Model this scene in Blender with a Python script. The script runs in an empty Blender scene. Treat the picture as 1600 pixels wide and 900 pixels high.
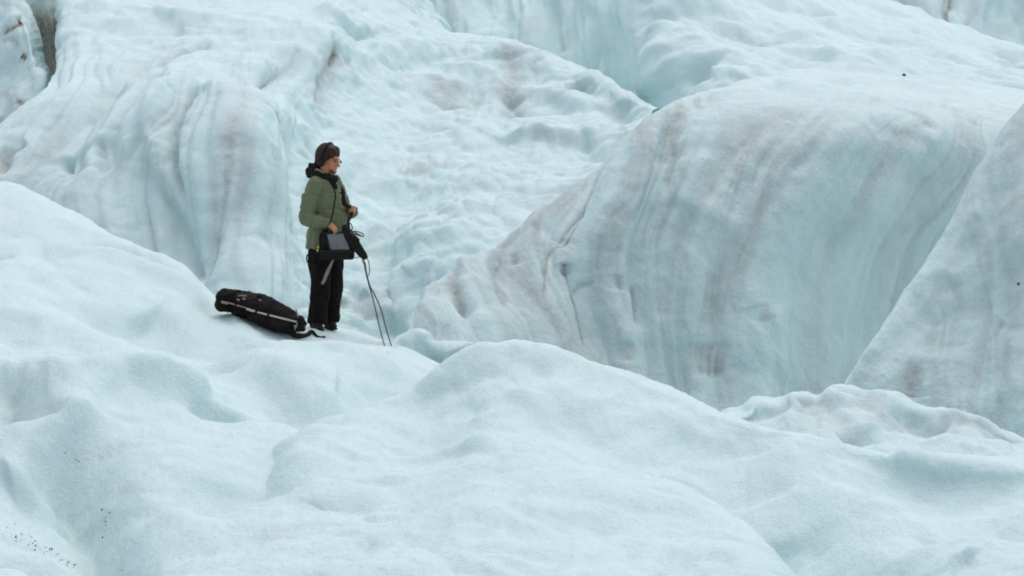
import bpy, bmesh, math, random
import numpy as np
from mathutils import Vector, Matrix

# ------------------------------------------------------------------ camera, world, sun, exposure
SC = bpy.context.scene
COL = SC.collection
R = math.radians
CAMZ, PITCH, FOC = 2.60, R(5.0), 4055.0
cd = bpy.data.cameras.new('camera'); cam = bpy.data.objects.new('camera', cd); COL.objects.link(cam)
cam.location = (0, 0, CAMZ); cam.rotation_euler = (R(90) - PITCH, 0, 0)
cd.lens = 36.0 * FOC / 1600.0; cd.sensor_width = 36.0
cd.clip_start = 0.1; cd.clip_end = 2000
SC.camera = cam

SUN_EL, SUN_AZ = R(64), R(20)
w = bpy.data.worlds.new("World"); SC.world = w; w.use_nodes = True
wn = w.node_tree.nodes; wl = w.node_tree.links
bg = wn['Background']
sky = wn.new('ShaderNodeTexSky'); sky.sky_type = 'NISHITA'; sky.sun_disc = False
sky.sun_elevation = SUN_EL; sky.sun_rotation = SUN_AZ
sky.air_density = 1.0; sky.dust_density = 3.0; sky.ozone_density = 1.0; sky.altitude = 600
hs = wn.new('ShaderNodeHueSaturation'); hs.inputs['Saturation'].default_value = 0.43
wl.new(sky.outputs[0], hs.inputs['Color']); wl.new(hs.outputs[0], bg.inputs['Color'])
bg.inputs['Strength'].default_value = 0.15

sl = bpy.data.lights.new('sun', 'SUN'); sun = bpy.data.objects.new('sun', sl); COL.objects.link(sun)
sl.energy = 0.8; sl.angle = R(80); sl.color = (1.0, 0.955, 0.88)
sd = Vector((math.sin(SUN_AZ) * math.cos(SUN_EL), math.cos(SUN_AZ) * math.cos(SUN_EL), math.sin(SUN_EL)))
sun.rotation_euler = sd.to_track_quat('Z', 'Y').to_euler()
SC.view_settings.view_transform = 'Standard'; SC.view_settings.look = 'None'
SC.view_settings.exposure = 0.27; SC.view_settings.gamma = 1.0
SC.cycles.max_bounces = 10; SC.cycles.diffuse_bounces = 7
SC.cycles.filter_width = 1.9

# ------------------------------------------------------------------ numeric helpers
CP, SP = math.cos(PITCH), math.sin(PITCH)
def at(px, py, d):
    a = (px - 800.0) / FOC; b = (450.0 - py) / FOC
    return (d * a, d * (CP + b * SP), CAMZ + d * (b * CP - SP))
def to_px(P):
    x = P[..., 0]; y = P[..., 1]; z = P[..., 2] - CAMZ
    d = y * CP - z * SP; b = (y * SP + z * CP) / d
    return 800 + FOC * x / d, 450 - FOC * b, d

_rng = np.random.RandomState(7)
_perm = _rng.permutation(256).astype(np.int32); _perm = np.concatenate([_perm, _perm, _perm])
_g = _rng.normal(size=(256, 3)); _g /= np.linalg.norm(_g, axis=1)[:, None]; _g = _g.astype(np.float32)
def perlin(P):
    sh = P.shape[:-1]; P = P.reshape(-1, 3).astype(np.float32)
    I = np.floor(P).astype(np.int32); F = P - I; I &= 255
    U = F * F * F * (F * (F * 6 - 15) + 10)
    out = np.zeros(len(P), np.float32)
    for dx in (0, 1):
        wx = U[:, 0] if dx else 1 - U[:, 0]
        a = _perm[I[:, 0] + dx]
        for dy in (0, 1):
            wy = U[:, 1] if dy else 1 - U[:, 1]
            b = _perm[a + I[:, 1] + dy]
            for dz in (0, 1):
                wz = U[:, 2] if dz else 1 - U[:, 2]
                g = _g[_perm[b + I[:, 2] + dz] & 255]
                out += wx * wy * wz * (g[:, 0] * (F[:, 0] - dx) + g[:, 1] * (F[:, 1] - dy) + g[:, 2] * (F[:, 2] - dz))
    return out.reshape(sh) * 1.5
def fbm(P, octv=4, gain=0.5, seed=0.0):
    o = 0; a = 1.0; s = 1.0
    for i in range(octv):
        o = o + a * perlin(P * s + (seed + i * 17.3)); a *= gain; s *= 2.03
    return o
def ridged(P, octv=3, gain=0.5, seed=0.0):
    o = 0; a = 1.0; s = 1.0
    for i in range(octv):
        o = o + a * (1 - 2 * np.abs(perlin(P * s + (seed + i * 11.7)))); a *= gain; s *= 2.1
    return o
def flutes(s, t, fs_, ft_, seed, P=None):
    # rounded columns with sharp grooves between them, running down a face
    a = np.abs(perlin(np.stack([s * fs_ + seed, t * ft_ + seed * 1.7, s * 0 + seed * .37], -1)))
    return np.minimum(a * 2.2, 1.0)
def sstep(a, b, x):
    t = np.clip((x - a) / (b - a), 0, 1); return t * t * (3 - 2 * t)

def cr_matrix(n, ts):
    M = np.zeros((len(ts), n))
    for k, t in enumerate(ts):
        i = min(int(t), n - 2); f = t - i
        ws = (-.5*f+f*f-.5*f**3, 1-2.5*f*f+1.5*f**3, .5*f+2*f*f-1.5*f**3, -.5*f*f+.5*f**3)
        for j, wgt in zip((i-1, i, i+1, i+2), ws):
            if j < 0: M[k, 0] += 2*wgt; M[k, 1] -= wgt
            elif j >= n: M[k, n-1] += 2*wgt; M[k, n-2] -= wgt
            else: M[k, j] += wgt
    return M
def params(L, total):
    L = np.maximum(L, L.max() * 0.04)
    c = np.concatenate([[0], np.cumsum(L)]); s = np.linspace(0, c[-1], total)
    return np.interp(s, c, np.arange(len(c)))
def normals(P):
    du = np.gradient(P, axis=0); dv = np.gradient(P, axis=1)
    n = np.cross(du, dv); n /= (np.linalg.norm(n, axis=-1, keepdims=True) + 1e-9)
    return n
def smooth(A, k):
    for _ in range(k):
        B = A.copy()
        B[1:-1] = (A[:-2] + 2*A[1:-1] + A[2:]) / 4
        A = B.copy(); A[:, 1:-1] = (B[:, :-2] + 2*B[:, 1:-1] + B[:, 2:]) / 4
    return A

def grid_mesh(name, P, attrs, mat):
    nu, nv = P.shape[:2]
    me = bpy.data.meshes.new(name)
    me.vertices.add(nu * nv); me.vertices.foreach_set('co', P.reshape(-1).astype(np.float32))
    idx = np.arange(nu * nv).reshape(nu, nv)
    q = np.stack([idx[:-1, :-1], idx[1:, :-1], idx[1:, 1:], idx[:-1, 1:]], -1).reshape(-1, 4)
    me.loops.add(q.size); me.loops.foreach_set('vertex_index', q.reshape(-1).astype(np.int32))
    me.polygons.add(len(q)); me.polygons.foreach_set('loop_start', np.arange(0, q.size, 4, dtype=np.int32))
    me.polygons.foreach_set('use_smooth', np.ones(len(q), bool))
    for k, v in attrs.items():
        a = me.attributes.new(k, 'FLOAT', 'POINT'); a.data.foreach_set('value', v.reshape(-1).astype(np.float32))
    me.update(calc_edges=True); me.materials.append(mat)
    o = bpy.data.objects.new(name, me); COL.objects.link(o); o['kind'] = 'structure'
    return o

def steepen(ctrl, ref, ks, cols=None):
    """pull the upper rows of a face towards its foot; keeps the face, makes it steeper"""
    out = []
    for i, col in enumerate(ctrl):
        kk = 1.0 if cols is None else cols[i]
        d0 = col[ref][2]; out.append([(x, y, d0 + (d - d0) * (1 + (ks[j] - 1) * kk)) for j, (x, y, d) in enumerate(col)])
    return out
SURF = {}
def ice_mass(key, name, ctrl, nu, nv, feats=(), relief=None, dirt_and_shade_f=None, mat=None, fs=1.0, rs=1.0, crest=None, film=None):
    """ctrl[u][v] = (px, py, depth): real positions of the ice; feats run over its surface in metres."""
    C = np.array([[at(*p) for p in col] for col in ctrl])
    raw = np.array(ctrl, float)[..., :2]
    Lu = np.linalg.norm(np.diff(raw, axis=0), axis=-1).mean(1); Lv = np.linalg.norm(np.diff(raw, axis=1), axis=-1).mean(0)
    Mu = cr_matrix(C.shape[0], params(Lu, nu)); Mv = cr_matrix(C.shape[1], params(Lv, nv))
    P = np.einsum('ai,bj,ijk->abk', Mu, Mv, C)
    N = normals(P)
    toc = np.array([0, 0, CAMZ + 6.0]) - P
    if (N * toc).sum(-1).mean() < 0: N = -N
    N = smooth(N, 6); N /= np.linalg.norm(N, axis=-1, keepdims=True)
    PX, PY, _ = to_px(P)
    # arc-length coordinates: s along u, t along v (metres)
    s = np.cumsum(np.concatenate([np.zeros((1, P.shape[1])), np.linalg.norm(np.diff(P, axis=0), axis=-1)]), 0)
    s = s - s[nu // 2:nu // 2 + 1]; s = np.repeat(s.mean(1)[:, None], P.shape[1], 1)
    t = np.cumsum(np.concatenate([np.zeros((P.shape[0], 1)), np.linalg.norm(np.diff(P, axis=1), axis=-1)], 1), 1)
    D = np.zeros(P.shape[:2]); dirt = np.zeros_like(D); thin = np.zeros_like(D)
    wob = np.stack([perlin(P * 0.9 + 5), perlin(P * 0.9 + 31), perlin(P * 0.9 + 77)], -1) * 0.11 \
        + np.stack([perlin(P * 3.1 + 9), perlin(P * 3.1 + 21), perlin(P * 3.1 + 47)], -1) * 0.022
    wob -= N * (wob * N).sum(-1, keepdims=True)      # meander within the surface
    Q = P + wob
    for f in feats:
        pts = []
        vis = ((N * (np.array([0, 0, CAMZ]) - P)).sum(-1) > 0.0)
        for (x, y) in f['p']:
            dd = (PX - x) ** 2 + (PY - y) ** 2 + np.where(vis, 0, 4000)
            pts.append(P.reshape(-1, 3)[dd.argmin()])
        pts = np.array(pts)
        # denser smooth polyline
        m = cr_matrix(len(pts), np.linspace(0, len(pts) - 1.0001, (len(pts) - 1) * 5 + 1)); pts = m @ pts
        wmax = max(f.get('w', .2) * (9 if f.get('k') == 's' else 7 if f.get('k') == 'c' else 3), f.get('dw', 0) * 2.5) + .1
        lo = pts.min(0) - wmax; hi = pts.max(0) + wmax
        sel = np.all((Q > lo) & (Q < hi), -1)
        if not sel.any(): continue
        q = Q[sel]; n = N[sel]
        best = np.full(len(q), 1e9); sg = np.zeros(len(q)); al = np.zeros(len(q))
        for i in range(len(pts) - 1):
            a, b = pts[i], pts[i+1]; ab = b - a; L2 = (ab @ ab) + 1e-9
            h = np.clip(((q - a) @ ab) / L2, 0, 1); df = q - a - h[:, None] * ab
            di = np.linalg.norm(df, axis=1); sel2 = di < best
            sgn = np.sign((np.cross(ab, df) * n).sum(1))
            best = np.where(sel2, di, best); sg = np.where(sel2, sgn, sg); al = np.where(sel2, (i + h) / (len(pts) - 1), al)
        x = best * sg; W = f.get('w', .2); A = f.get('a', 0.0)
        tp = f.get('tp', (.2, .25)); fade = sstep(0, max(tp[0], 1e-3), al) * sstep(0, max(tp[1], 1e-3), 1 - al)
        k = f.get('k', 'v')
        if k == 'v': pr = -np.exp(-(x / W) ** 2)
        elif k == 'c': pr = -1 / (1 + (np.abs(x) / (W * .5)) ** 1.6) * np.exp(-(x / (W * 3)) ** 2)  # sharp crease
        elif k == 'r': pr = np.exp(-(x / W) ** 2)
        else:
            xs = x / W
            pr = np.where(xs > 0, np.exp(-xs / 2.2 * np.tanh(xs * 1.2)), np.exp(-(xs / .55) ** 2))
        D[sel] += A * fade * pr
        tgt = thin if f.get('dw', W) < .13 else dirt
        if 'dirt' in f: tgt[sel] = np.maximum(tgt[sel], f['dirt'] * fade * np.exp(-(x / f.get('dw', W)) ** 2))
    D *= fs
    if film is not None and key in 'DG':      # washed-out silt breaks up into fine runoff lines
        dirt *= np.clip(.25 + 1.35 * sstep(-.45, .55, fbm(np.stack([(s + perlin(P * .8) * .25) * 5.5, t * .28, s * 0 + 2], -1), 3, .6, 301)), 0, 1.4)
    dirt = np.maximum(dirt, thin)
    if relief is not None: D += rs * relief(P, s, t, PX, PY)
    D = smooth(D, 2)
    if crest is not None:                      # keep the ridge line itself calm
        vp = params(Lv, nv); D *= (1 - crest[1] * np.exp(-((vp - crest[0]) / crest[2]) ** 2))[None, :]
    if dirt_and_shade_f is not None: dirt = np.maximum(dirt, dirt_and_shade_f(P, s, t, PX, PY))
    P2 = P + N * D[..., None]
    N2 = normals(P2); N2 *= np.sign((N2 * N).sum(-1, keepdims=True) + 1e-9)
    # fine weathering relief
    fine = fbm(P2 * np.array([5., 2.8, 4.]), 4, .56, 3.0) * 0.012 + (np.maximum(perlin(P2 * 3.3 + 40), 0) ** 2) * -0.045
    P2 = P2 + N2 * fine[..., None]
    up = N2[..., 2]
    o = grid_mesh(name, P2, {'dirt': np.clip(dirt, 0, 1), 'flat': np.clip(up, -1, 1), 'film': np.clip(film(P, s, t, PX, PY), 0, 1) if film else D * 0}, mat)
    SURF[key] = P2
    return o

def ground_at(key, px, py):
    P = SURF[key].reshape(-1, 3); X, Y, d = to_px(P)
    dd = (X - px) ** 2 + (Y - py) ** 2
    k = np.argsort(dd)[:6]
    return P[k[np.argmin(d[k])]]

# ------------------------------------------------------------------ materials
def new_mat(name):
    m = bpy.data.materials.new(name); m.use_nodes = True
    return m, m.node_tree.nodes, m.node_tree.links, m.node_tree.nodes['Principled BSDF']
def ramp(n, stops):
    r = n.new('ShaderNodeValToRGB'); e = r.color_ramp.elements
    while len(e) < len(stops): e.new(0.5)
    for x, (p, c) in zip(e, stops): x.position = p; x.color = (*c, 1) if len(c) == 3 else c
    return r
def noise(n, l, vec, scale, detail=4, rough=.55, dist=0.0):
    t = n.new('ShaderNodeTexNoise'); t.inputs['Scale'].default_value = scale; t.inputs['Detail'].default_value = detail
    t.inputs['Roughness'].default_value = rough; t.inputs['Distortion'].default_value = dist; l.new(vec, t.inputs['Vector']); return t
def mixc(n, l, fac, a, b):
    m = n.new('ShaderNodeMix'); m.data_type = 'RGBA'
    for s, v in ((m.inputs[0], fac), (m.inputs[6], a), (m.inputs[7], b)):
        if isinstance(v, (tuple, float, int)): s.default_value = v if not isinstance(v, tuple) else (*v, 1)
        else: l.new(v, s)
    return m.outputs[2]
def math_(n, l, op, a, b=None, c=None, clamp=False):
    m = n.new('ShaderNodeMath'); m.operation = op; m.use_clamp = clamp
    for i, v in enumerate((a, b, c)):
        if v is None: continue
        if isinstance(v, (int, float)): m.inputs[i].default_value = v
        else: l.new(v, m.inputs[i])
    return m.outputs[0]

def ice_material(name, white, wall, grime, film_c=(.43, .49, .48), gk=.30, bk=.9):
    m, n, l, b = new_mat(name)
    tc = n.new('ShaderNodeTexCoord'); v = tc.outputs['Object']
    at1 = n.new('ShaderNodeAttribute'); at1.attribute_name = 'dirt'
    at2 = n.new('ShaderNodeAttribute'); at2.attribute_name = 'flat'
    big = noise(n, l, v, .55, 5, .6, .4); mp = n.new('ShaderNodeMapping'); mp.inputs['Scale'].default_value = (1, .5, 1); l.new(v, mp.inputs['Vector']); med = noise(n, l, mp.outputs[0], 3.4, 6, .66); fin = noise(n, l, v, 30, 5, .65)
    # slope: walls are bare, clearer ice; flats carry a bright weathered crust
    fl = math_(n, l, 'ADD', at2.outputs['Fac'], math_(n, l, 'MULTIPLY', math_(n, l, 'SUBTRACT', big.outputs['Fac'], .5), bk))
    r1 = n.new('ShaderNodeMapRange'); r1.inputs[1].default_value = .25; r1.inputs[2].default_value = .95; l.new(fl, r1.inputs[0]); r1.interpolation_type = 'SMOOTHSTEP'
    base = mixc(n, l, r1.outputs[0], wall, white)
    r2 = ramp(n, [(.35, (0, 0, 0)), (.68, (1, 1, 1))]); l.new(med.outputs['Fac'], r2.inputs[0])
    base = mixc(n, l, math_(n, l, 'MULTIPLY', r2.outputs[0], .22), base, tuple(c * k for c, k in zip(wall, (.90, .97, .99))))
    # thin uneven grime film
    r3 = ramp(n, [(.52, (0, 0, 0)), (.80, (1, 1, 1))]); g = noise(n, l, v, 1.1, 8, .68, 1.2); l.new(g.outputs['Fac'], r3.inputs[0])
    base = mixc(n, l, math_(n, l, 'MULTIPLY', r3.outputs[0], gk), base, grime)
    at3 = n.new('ShaderNodeAttribute'); at3.attribute_name = 'film'
    base = mixc(n, l, math_(n, l, 'MULTIPLY', at3.outputs['Fac'], .85), base, film_c)
    # dirt streaks and patches, plus the painted shade of the left crevice
    br = n.new('ShaderNodeMapRange'); br.inputs[1].default_value = .3; br.inputs[2].default_value = .62; br.inputs[3].default_value = .55; br.inputs[4].default_value = 1.15
    l.new(noise(n, l, v, 9, 6, .7).outputs['Fac'], br.inputs[0])
    dfac = math_(n, l, 'MULTIPLY', at1.outputs['Fac'], br.outputs[0], clamp=True)
    r4 = ramp(n, [(0, tuple(c * .9 for c in grime)), (.42, (.40, .40, .37)), (.7, (.24, .20, .15)), (1, (.05, .038, .026))]); l.new(dfac, r4.inputs[0])
    r5 = ramp(n, [(0, (0, 0, 0)), (.35, (.42, .42, .42)), (.8, (.95, .95, .95))]); l.new(dfac, r5.inputs[0])
    base = mixc(n, l, r5.outputs[0], base, r4.outputs[0])
    # granular firn mottling
    gr = noise(n, l, v, 90, 2, .7)
    r6 = ramp(n, [(.3, (.89, .89, .89)), (.7, (1.06, 1.06, 1.06))]); l.new(math_(n, l, 'ADD', math_(n, l, 'MULTIPLY', fin.outputs['Fac'], .5), math_(n, l, 'MULTIPLY', gr.outputs['Fac'], .5)), r6.inputs[0])
    mm = n.new('ShaderNodeMix'); mm.data_type = 'RGBA'; mm.blend_type = 'MULTIPLY'; mm.inputs[0].default_value = 1
    l.new(base, mm.inputs[6]); l.new(r6.outputs[0], mm.inputs[7]); l.new(mm.outputs[2], b.inputs['Base Color'])
    b.inputs['Roughness'].default_value = .62; b.inputs['IOR'].default_value = 1.31; b.inputs['Specular IOR Level'].default_value = .35
    b.inputs['Subsurface Weight'].default_value = .25; b.inputs['Subsurface Radius'].default_value = (.10, .28, .36); b.inputs['Subsurface Scale'].default_value = .3
    bp = n.new('ShaderNodeBump'); bp.inputs['Strength'].default_value = 1.0; bp.inputs['Distance'].default_value = .03
    hsum = math_(n, l, 'ADD', math_(n, l, 'MULTIPLY', fin.outputs['Fac'], .55), math_(n, l, 'MULTIPLY', med.outputs['Fac'], .8))
    hsum = math_(n, l, 'ADD', hsum, math_(n, l, 'MULTIPLY', noise(n, l, v, 80, 3, .7).outputs['Fac'], .30))
    l.new(hsum, bp.inputs['Height']); l.new(bp.outputs[0], b.inputs['Normal'])
    return m
WHITE = (.72, .885, .885); WALL = (.66, .835, .84); GRIME = (.56, .60, .58)
ICE = ice_material('weathered_ice', WHITE, WALL, GRIME)
ICE2 = ice_material('bare_wall_ice', (.715, .87, .865), (.665, .83, .825), (.49, .53, .51), gk=.14, bk=.4)

# ------------------------------------------------------------------ the glacier
def V(*p, a=.1, w=.25, k='v', **kw): return dict(p=list(p), a=a, w=w, k=k, **kw)

# --- far wall, top right
ctrl = [[(x, -160, 98), (x, -60, 92), (x + 4, 40, 89 + 2 * math.sin(i)), (x + 8, 120, 88), (x, 260, 87)] for i, x in enumerate(range(1180, 1850, 60))]
ice_mass('A', 'ice_wall', ctrl, 300, 160,
    [V((1405, -20), (1425, 30), (1450, 90), k='c', a=.5, w=.5, dirt=.2), V((1490, -20), (1480, 20), (1495, 50), k='c', a=.5, w=.3, dirt=.75, dw=.14),
     V((1476, -10), (1478, 30), k='c', a=.3, w=.3, dirt=.55, dw=.12), V((1550, -20), (1560, 60), (1570, 100), k='c', a=.5, w=.4)],
    lambda P, s, t, X, Y: fbm(np.stack([s * .55, t * .12, s * 0], -1), 4, .55, 5) * .9 + ridged(np.stack([s * 1.3, t * .35, t * 0], -1), 3, .5, 8) * .12,
    lambda P, s, t, X, Y: sstep(.1, .9, fbm(np.stack([s * .9, t * .2, s * 0], -1), 3, .6, 15)) * .22, ICE, fs=0.6, rs=0.6, film=lambda P, s, t, X, Y: sstep(-.1, .8, fbm(np.stack([s * .8, t * .15, s * 0], -1), 5, .62, 271)) * .40)

# --- second ridge: blue wall turning into a long slope that falls to the right
def sc(d, k=.6): return 48 + (d - 48) * k
xs = [(590, [-150, -100, -40, 20, 80, 250], [80, 74, 70, 66, 65, 64]), (700, [-150, -100, -40, 20, 90, 260], [80, 73, 68, 65, 63.5, 62]),
      (820, [-150, -100, -40, 20, 100, 260], [79, 72, 67, 64, 62, 61]), (910, [-150, -100, -45, 20, 110, 260], [78, 70, 64.5, 62, 60, 59]),
      (965, [-150, -100, -45, 20, 120, 270], [75, 67, 61, 59, 57.5, 56.5]), (1010, [-150, -90, -25, 50, 150, 280], [72, 63, 56.5, 54, 52.5, 52]),
      (1070, [-150, -80, -10, 65, 150, 260], [70, 62, 56, 52, 49.5, 49]), (1130, [-140, -75, 0, 75, 150, 260], [72, 63, 56, 51.5, 48, 47.5]),
      (1230, [-120, -60, 20, 80, 140, 240], [72, 64, 57, 52, 47.5, 47]), (1340, [70, 0, 40, 90, 130, 240], [73, 65, 58, 53, 48, 47]),
      (1430, [100, 34, 65, 100, 135, 240], [72, 63, 57, 53, 49, 47]), (1510, [130, 58, 85, 112, 140, 240], [72, 62, 57, 53, 49, 47]),
      (1610, [160, 92, 110, 127, 150, 240], [70, 60, 56, 53, 49, 47]), (1760, [200, 140, 150, 160, 175, 260], [68, 58, 55, 52, 49, 47])]
ctrl = [[(x, y, d) for y, d in zip(ys, ds)] for x, ys, ds in xs]
def reliefB(P, s, t, X, Y):
    wallm = 1 - sstep(930, 1040, X)
    st = np.stack([s * .7, t * .12, s * 0], -1)
    fl = fbm(st, 4, .5, 22) * .8 * wallm + ridged(np.stack([s * 1.6, t * .3, s * 0], -1), 3, .5, 2) * .12 * wallm
    # streaks of the slope run diagonally, down to the right
    a = -.95; u = P[..., 0] * math.cos(a) + P[..., 1] * math.sin(a); v = -P[..., 0] * math.sin(a) + P[..., 1] * math.cos(a)
    sl = ridged(np.stack([u * .22, v * .75, P[..., 2] * .3], -1), 4, .55, 6) * .24 + fbm(P * .5, 4, .55, 3) * .22
    return fl + sl * (1 - wallm)
ice_mass('B', 'ice_ridge', ctrl, 620, 300,
    [V((640, 0), (655, 40), (700, 80), k='c', a=.5, w=.4), V((860, -10), (865, 60), (870, 110), k='c', a=.6, w=.4), V((760, 0), (770, 60), k='c', a=.3, w=.35),
     V((880, 0), (940, 5), (1000, 40), (1020, 80), (1025, 150), k='s', a=.25, w=.5),
     V((1020, 90), (1025, 120), (1020, 170), k='s', a=.5, w=.45), V((1010, 20), (1060, 10), (1100, 30), k='r', a=.3, w=.7),
     V((1030, 30), (1045, 45), k='v', a=.35, w=.35, tp=(.4, .4)), V((1100, 28), (1115, 40), (1150, 80), (1200, 110), k='c', a=.3, w=.5),
     V((1090, 110), (1105, 120), (1120, 118), k='v', a=.6, w=.4, tp=(.3, .3), dirt=.1, dw=.3), V((1150, 50), (1180, 70), (1200, 95), k='c', a=.3, w=.4, dirt=.3, dw=.2),
     V((1240, 20), (1270, 32), (1290, 30), k='v', a=.35, w=.4), V((1220, 60), (1290, 100), (1330, 120), k='s', a=.3, w=.6),
     V((1350, 50), (1400, 80), (1480, 95), k='c', a=.3, w=.5), V((1560, 85), (1590, 110), (1620, 120), k='c', a=.4, w=.4, dirt=.3, dw=.2),
     V((1340, 100), (1450, 105), (1600, 130), k='c', a=.2, w=.3, dirt=.3, dw=.14)],
    reliefB, lambda P, s, t, X, Y: sstep(.5, 1.2, fbm(P * np.array([.35, .35, 1.2]), 4, .6, 33)) * .22, ICE, fs=0.6, rs=0.6, film=lambda P, s, t, X, Y: sstep(-.1, .8, fbm(np.stack([s * 1.1, t * .12, s * 0], -1), 5, .62, 291)) * .35 * (1 - sstep(1000, 1080, X)))

# --- big central mass: fluted nose on the left, scooped bowl on the right
ctrl = [
 [(140,-100,62),(130,0,58),(126,100,54),(120,190,50),(50,290,48),(-50,350,47),(-60,520,46)],
 [(97,-100,60),(97,-20,55),(98,70,50),(100,150,46),(16,215,43),(-70,290,41),(-90,450,39)],
 [(160,-90,59),(150,-10,54),(135,70,48.5),(118,160,43.7),(60,235,41),(20,305,38.8),(10,470,37)],
 [(230,-80,60),(230,0,53.5),(215,80,47.5),(180,160,42.8),(130,245,39.7),(105,330,37.6),(110,490,36)],
 [(300,-80,60),(300,10,52.5),(300,75,47.3),(258,165,42),(200,255,39),(185,350,37),(195,500,35.5)],
 [(380,-80,60),(370,10,52),(365,85,46.5),(322,165,41.6),(282,265,38.4),(275,380,36.5),(295,530,35)],
 [(450,-80,60),(440,10,52),(420,85,46.5),(385,160,41.2),(368,265,37.6),(368,400,35.6),(378,550,34)],
 [(520,-80,61),(500,10,53.5),(470,75,48),(440,165,43.5),(438,270,40),(448,400,36.8),(465,570,34.5)],
 [(600,-80,63),(580,-18,57.5),(545,62,51),(520,165,46.5),(510,270,42),(525,400,38),(545,570,35)],
 [(690,40,64),(653,38,56),(650,92,51.8),(640,185,47.5),(620,280,43.2),(605,400,38.8),(615,570,35.5)],
 [(760,110,63),(745,56,55),(740,105,51.5),(710,190,47.2),(670,285,42.6),(640,400,38.5),(650,570,35.2)],
 [(850,150,62),(835,82,53.5),(825,128,50),(780,205,46),(730,295,41.8),(680,400,38),(690,570,35)],
 [(930,185,60),(915,104,51.5),(905,150,48.5),(860,225,44.5),(810,305,40.8),(745,400,37.3),(745,570,34.6)],
 [(1000,215,57),(975,138,49),(965,180,46.5),(925,245,43),(870,315,39.6),(800,405,36.8),(795,570,34.3)],
 [(1070,240,52),(1032,170,46),(1020,205,44),(985,265,41),(935,335,38.5),(860,425,36),(850,570,33.8)]]
ctrl = steepen(ctrl, 5, (1, .95, .85, .66, .6, 1, 1), [.6, 1, 1, 1, 1, 1, 1, .8, .4, .1, 0, 0, 0, 0, 0])
def reliefC(P, s, t, X, Y):
    left = 1 - sstep(400, 500, X)
    low = sstep(60, 190, Y)
    warp = perlin(P * .35) * .9
    g1 = flutes(s + warp, t, .42, .07, 4.3); g2 = flutes(s + warp * .8, t, 1.15, .11, 9.1)
    g3 = flutes(s + warp * .6, t, 2.5, .16, 13.7)
    fl = (g1 * .28 + g2 * .15 + g3 * .05) * (.2 + .8 * low) * left
    bowl = 1 - left
    cup = fbm(P * np.array([.55, .26, .6]), 3, .45, 12) * .24 + fbm(P * np.array([1.6, .8, 1.2]), 3, .5, 14) * .05
    # small melt cups low in the bowl
    cells = -np.maximum(0, perlin(P * np.array([1.9, .9, 1.5]) + 3) - .1) ** 1.5 * .16 * sstep(120, 260, Y)
    top = (ridged(np.stack([P[..., 0] * .35 + P[..., 1] * .1, P[..., 1] * .5, P[..., 2]], -1), 3, .5, 30) * .07 + fbm(P * .8, 3, .5, 44) * .12) * (1 - sstep(60, 160, Y))
    return fl + (cup + cells + np.minimum(np.abs(perlin((P * np.array([1, .6, 1]) + warp[..., None] * .2) * 1.9 + 4)) * 1.7, .7) * .10 + np.minimum(np.abs(perlin(P * np.array([3.4, 2., 3.4]) + 9)) * 1.7, .7) * .04 - .05) * bowl + top + fbm(P * np.array([1.1, .5, 1.]), 3, .5, 61) * .05
def filmC(P, s, t, X, Y):
    left = 1 - sstep(420, 480, X); warp = perlin(P * .35) * .9
    S = fbm(np.stack([(s + warp) * 2.2, t * .14, s * 0], -1), 4, .62, 75)
    L = (1 - sstep(0, .08, np.abs(fbm(np.stack([(s + warp) * 1.3, t * .08, s * 0 + 4], -1), 2, .5, 79)))) * .5
    return (sstep(-.1, .8, S) * .16 + L * .8) * left * sstep(120, 300, Y) + sstep(.1, .9, fbm(P * np.array([.8, .8, 1.4]), 5, .6, 83)) * .16
def dirt_and_shade_C(P, s, t, X, Y):
    left = 1 - sstep(400, 480, X)
    st = fbm(np.stack([s * 1.3, t * .12, s * 0], -1), 4, .6, 71)
    warp = perlin(P * .35) * .9
    gr = np.maximum(1 - sstep(0, .16, flutes(s + warp, t, .42, .07, 4.3)), .8 * (1 - sstep(0, .2, flutes(s + warp * .8, t, 1.15, .11, 9.1))))
    d1 = np.maximum(sstep(.15, .9, st) * .20, gr * .46 * sstep(-.5, .4, st)) * left * sstep(110, 240, Y)
    d2 = sstep(.35, 1.1, fbm(P * np.array([.6, .6, .9]), 5, .62, 81)) * .34 * (1 - left)
    d3 = np.clip(1 - np.abs(X - 60) / 160, 0, 1) * sstep(230, 300, Y) * .35 * (perlin(P * 1.5) * .5 + .6)
    slot_shade = (X < 130) * sstep(.0, .5, 1 - sstep(84, 100, X)) * (Y < 160) * .4  # edge of the crevice darkened here, shade painted into the colour
    return np.maximum.reduce([d1, d2, d3, slot_shade])
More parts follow.
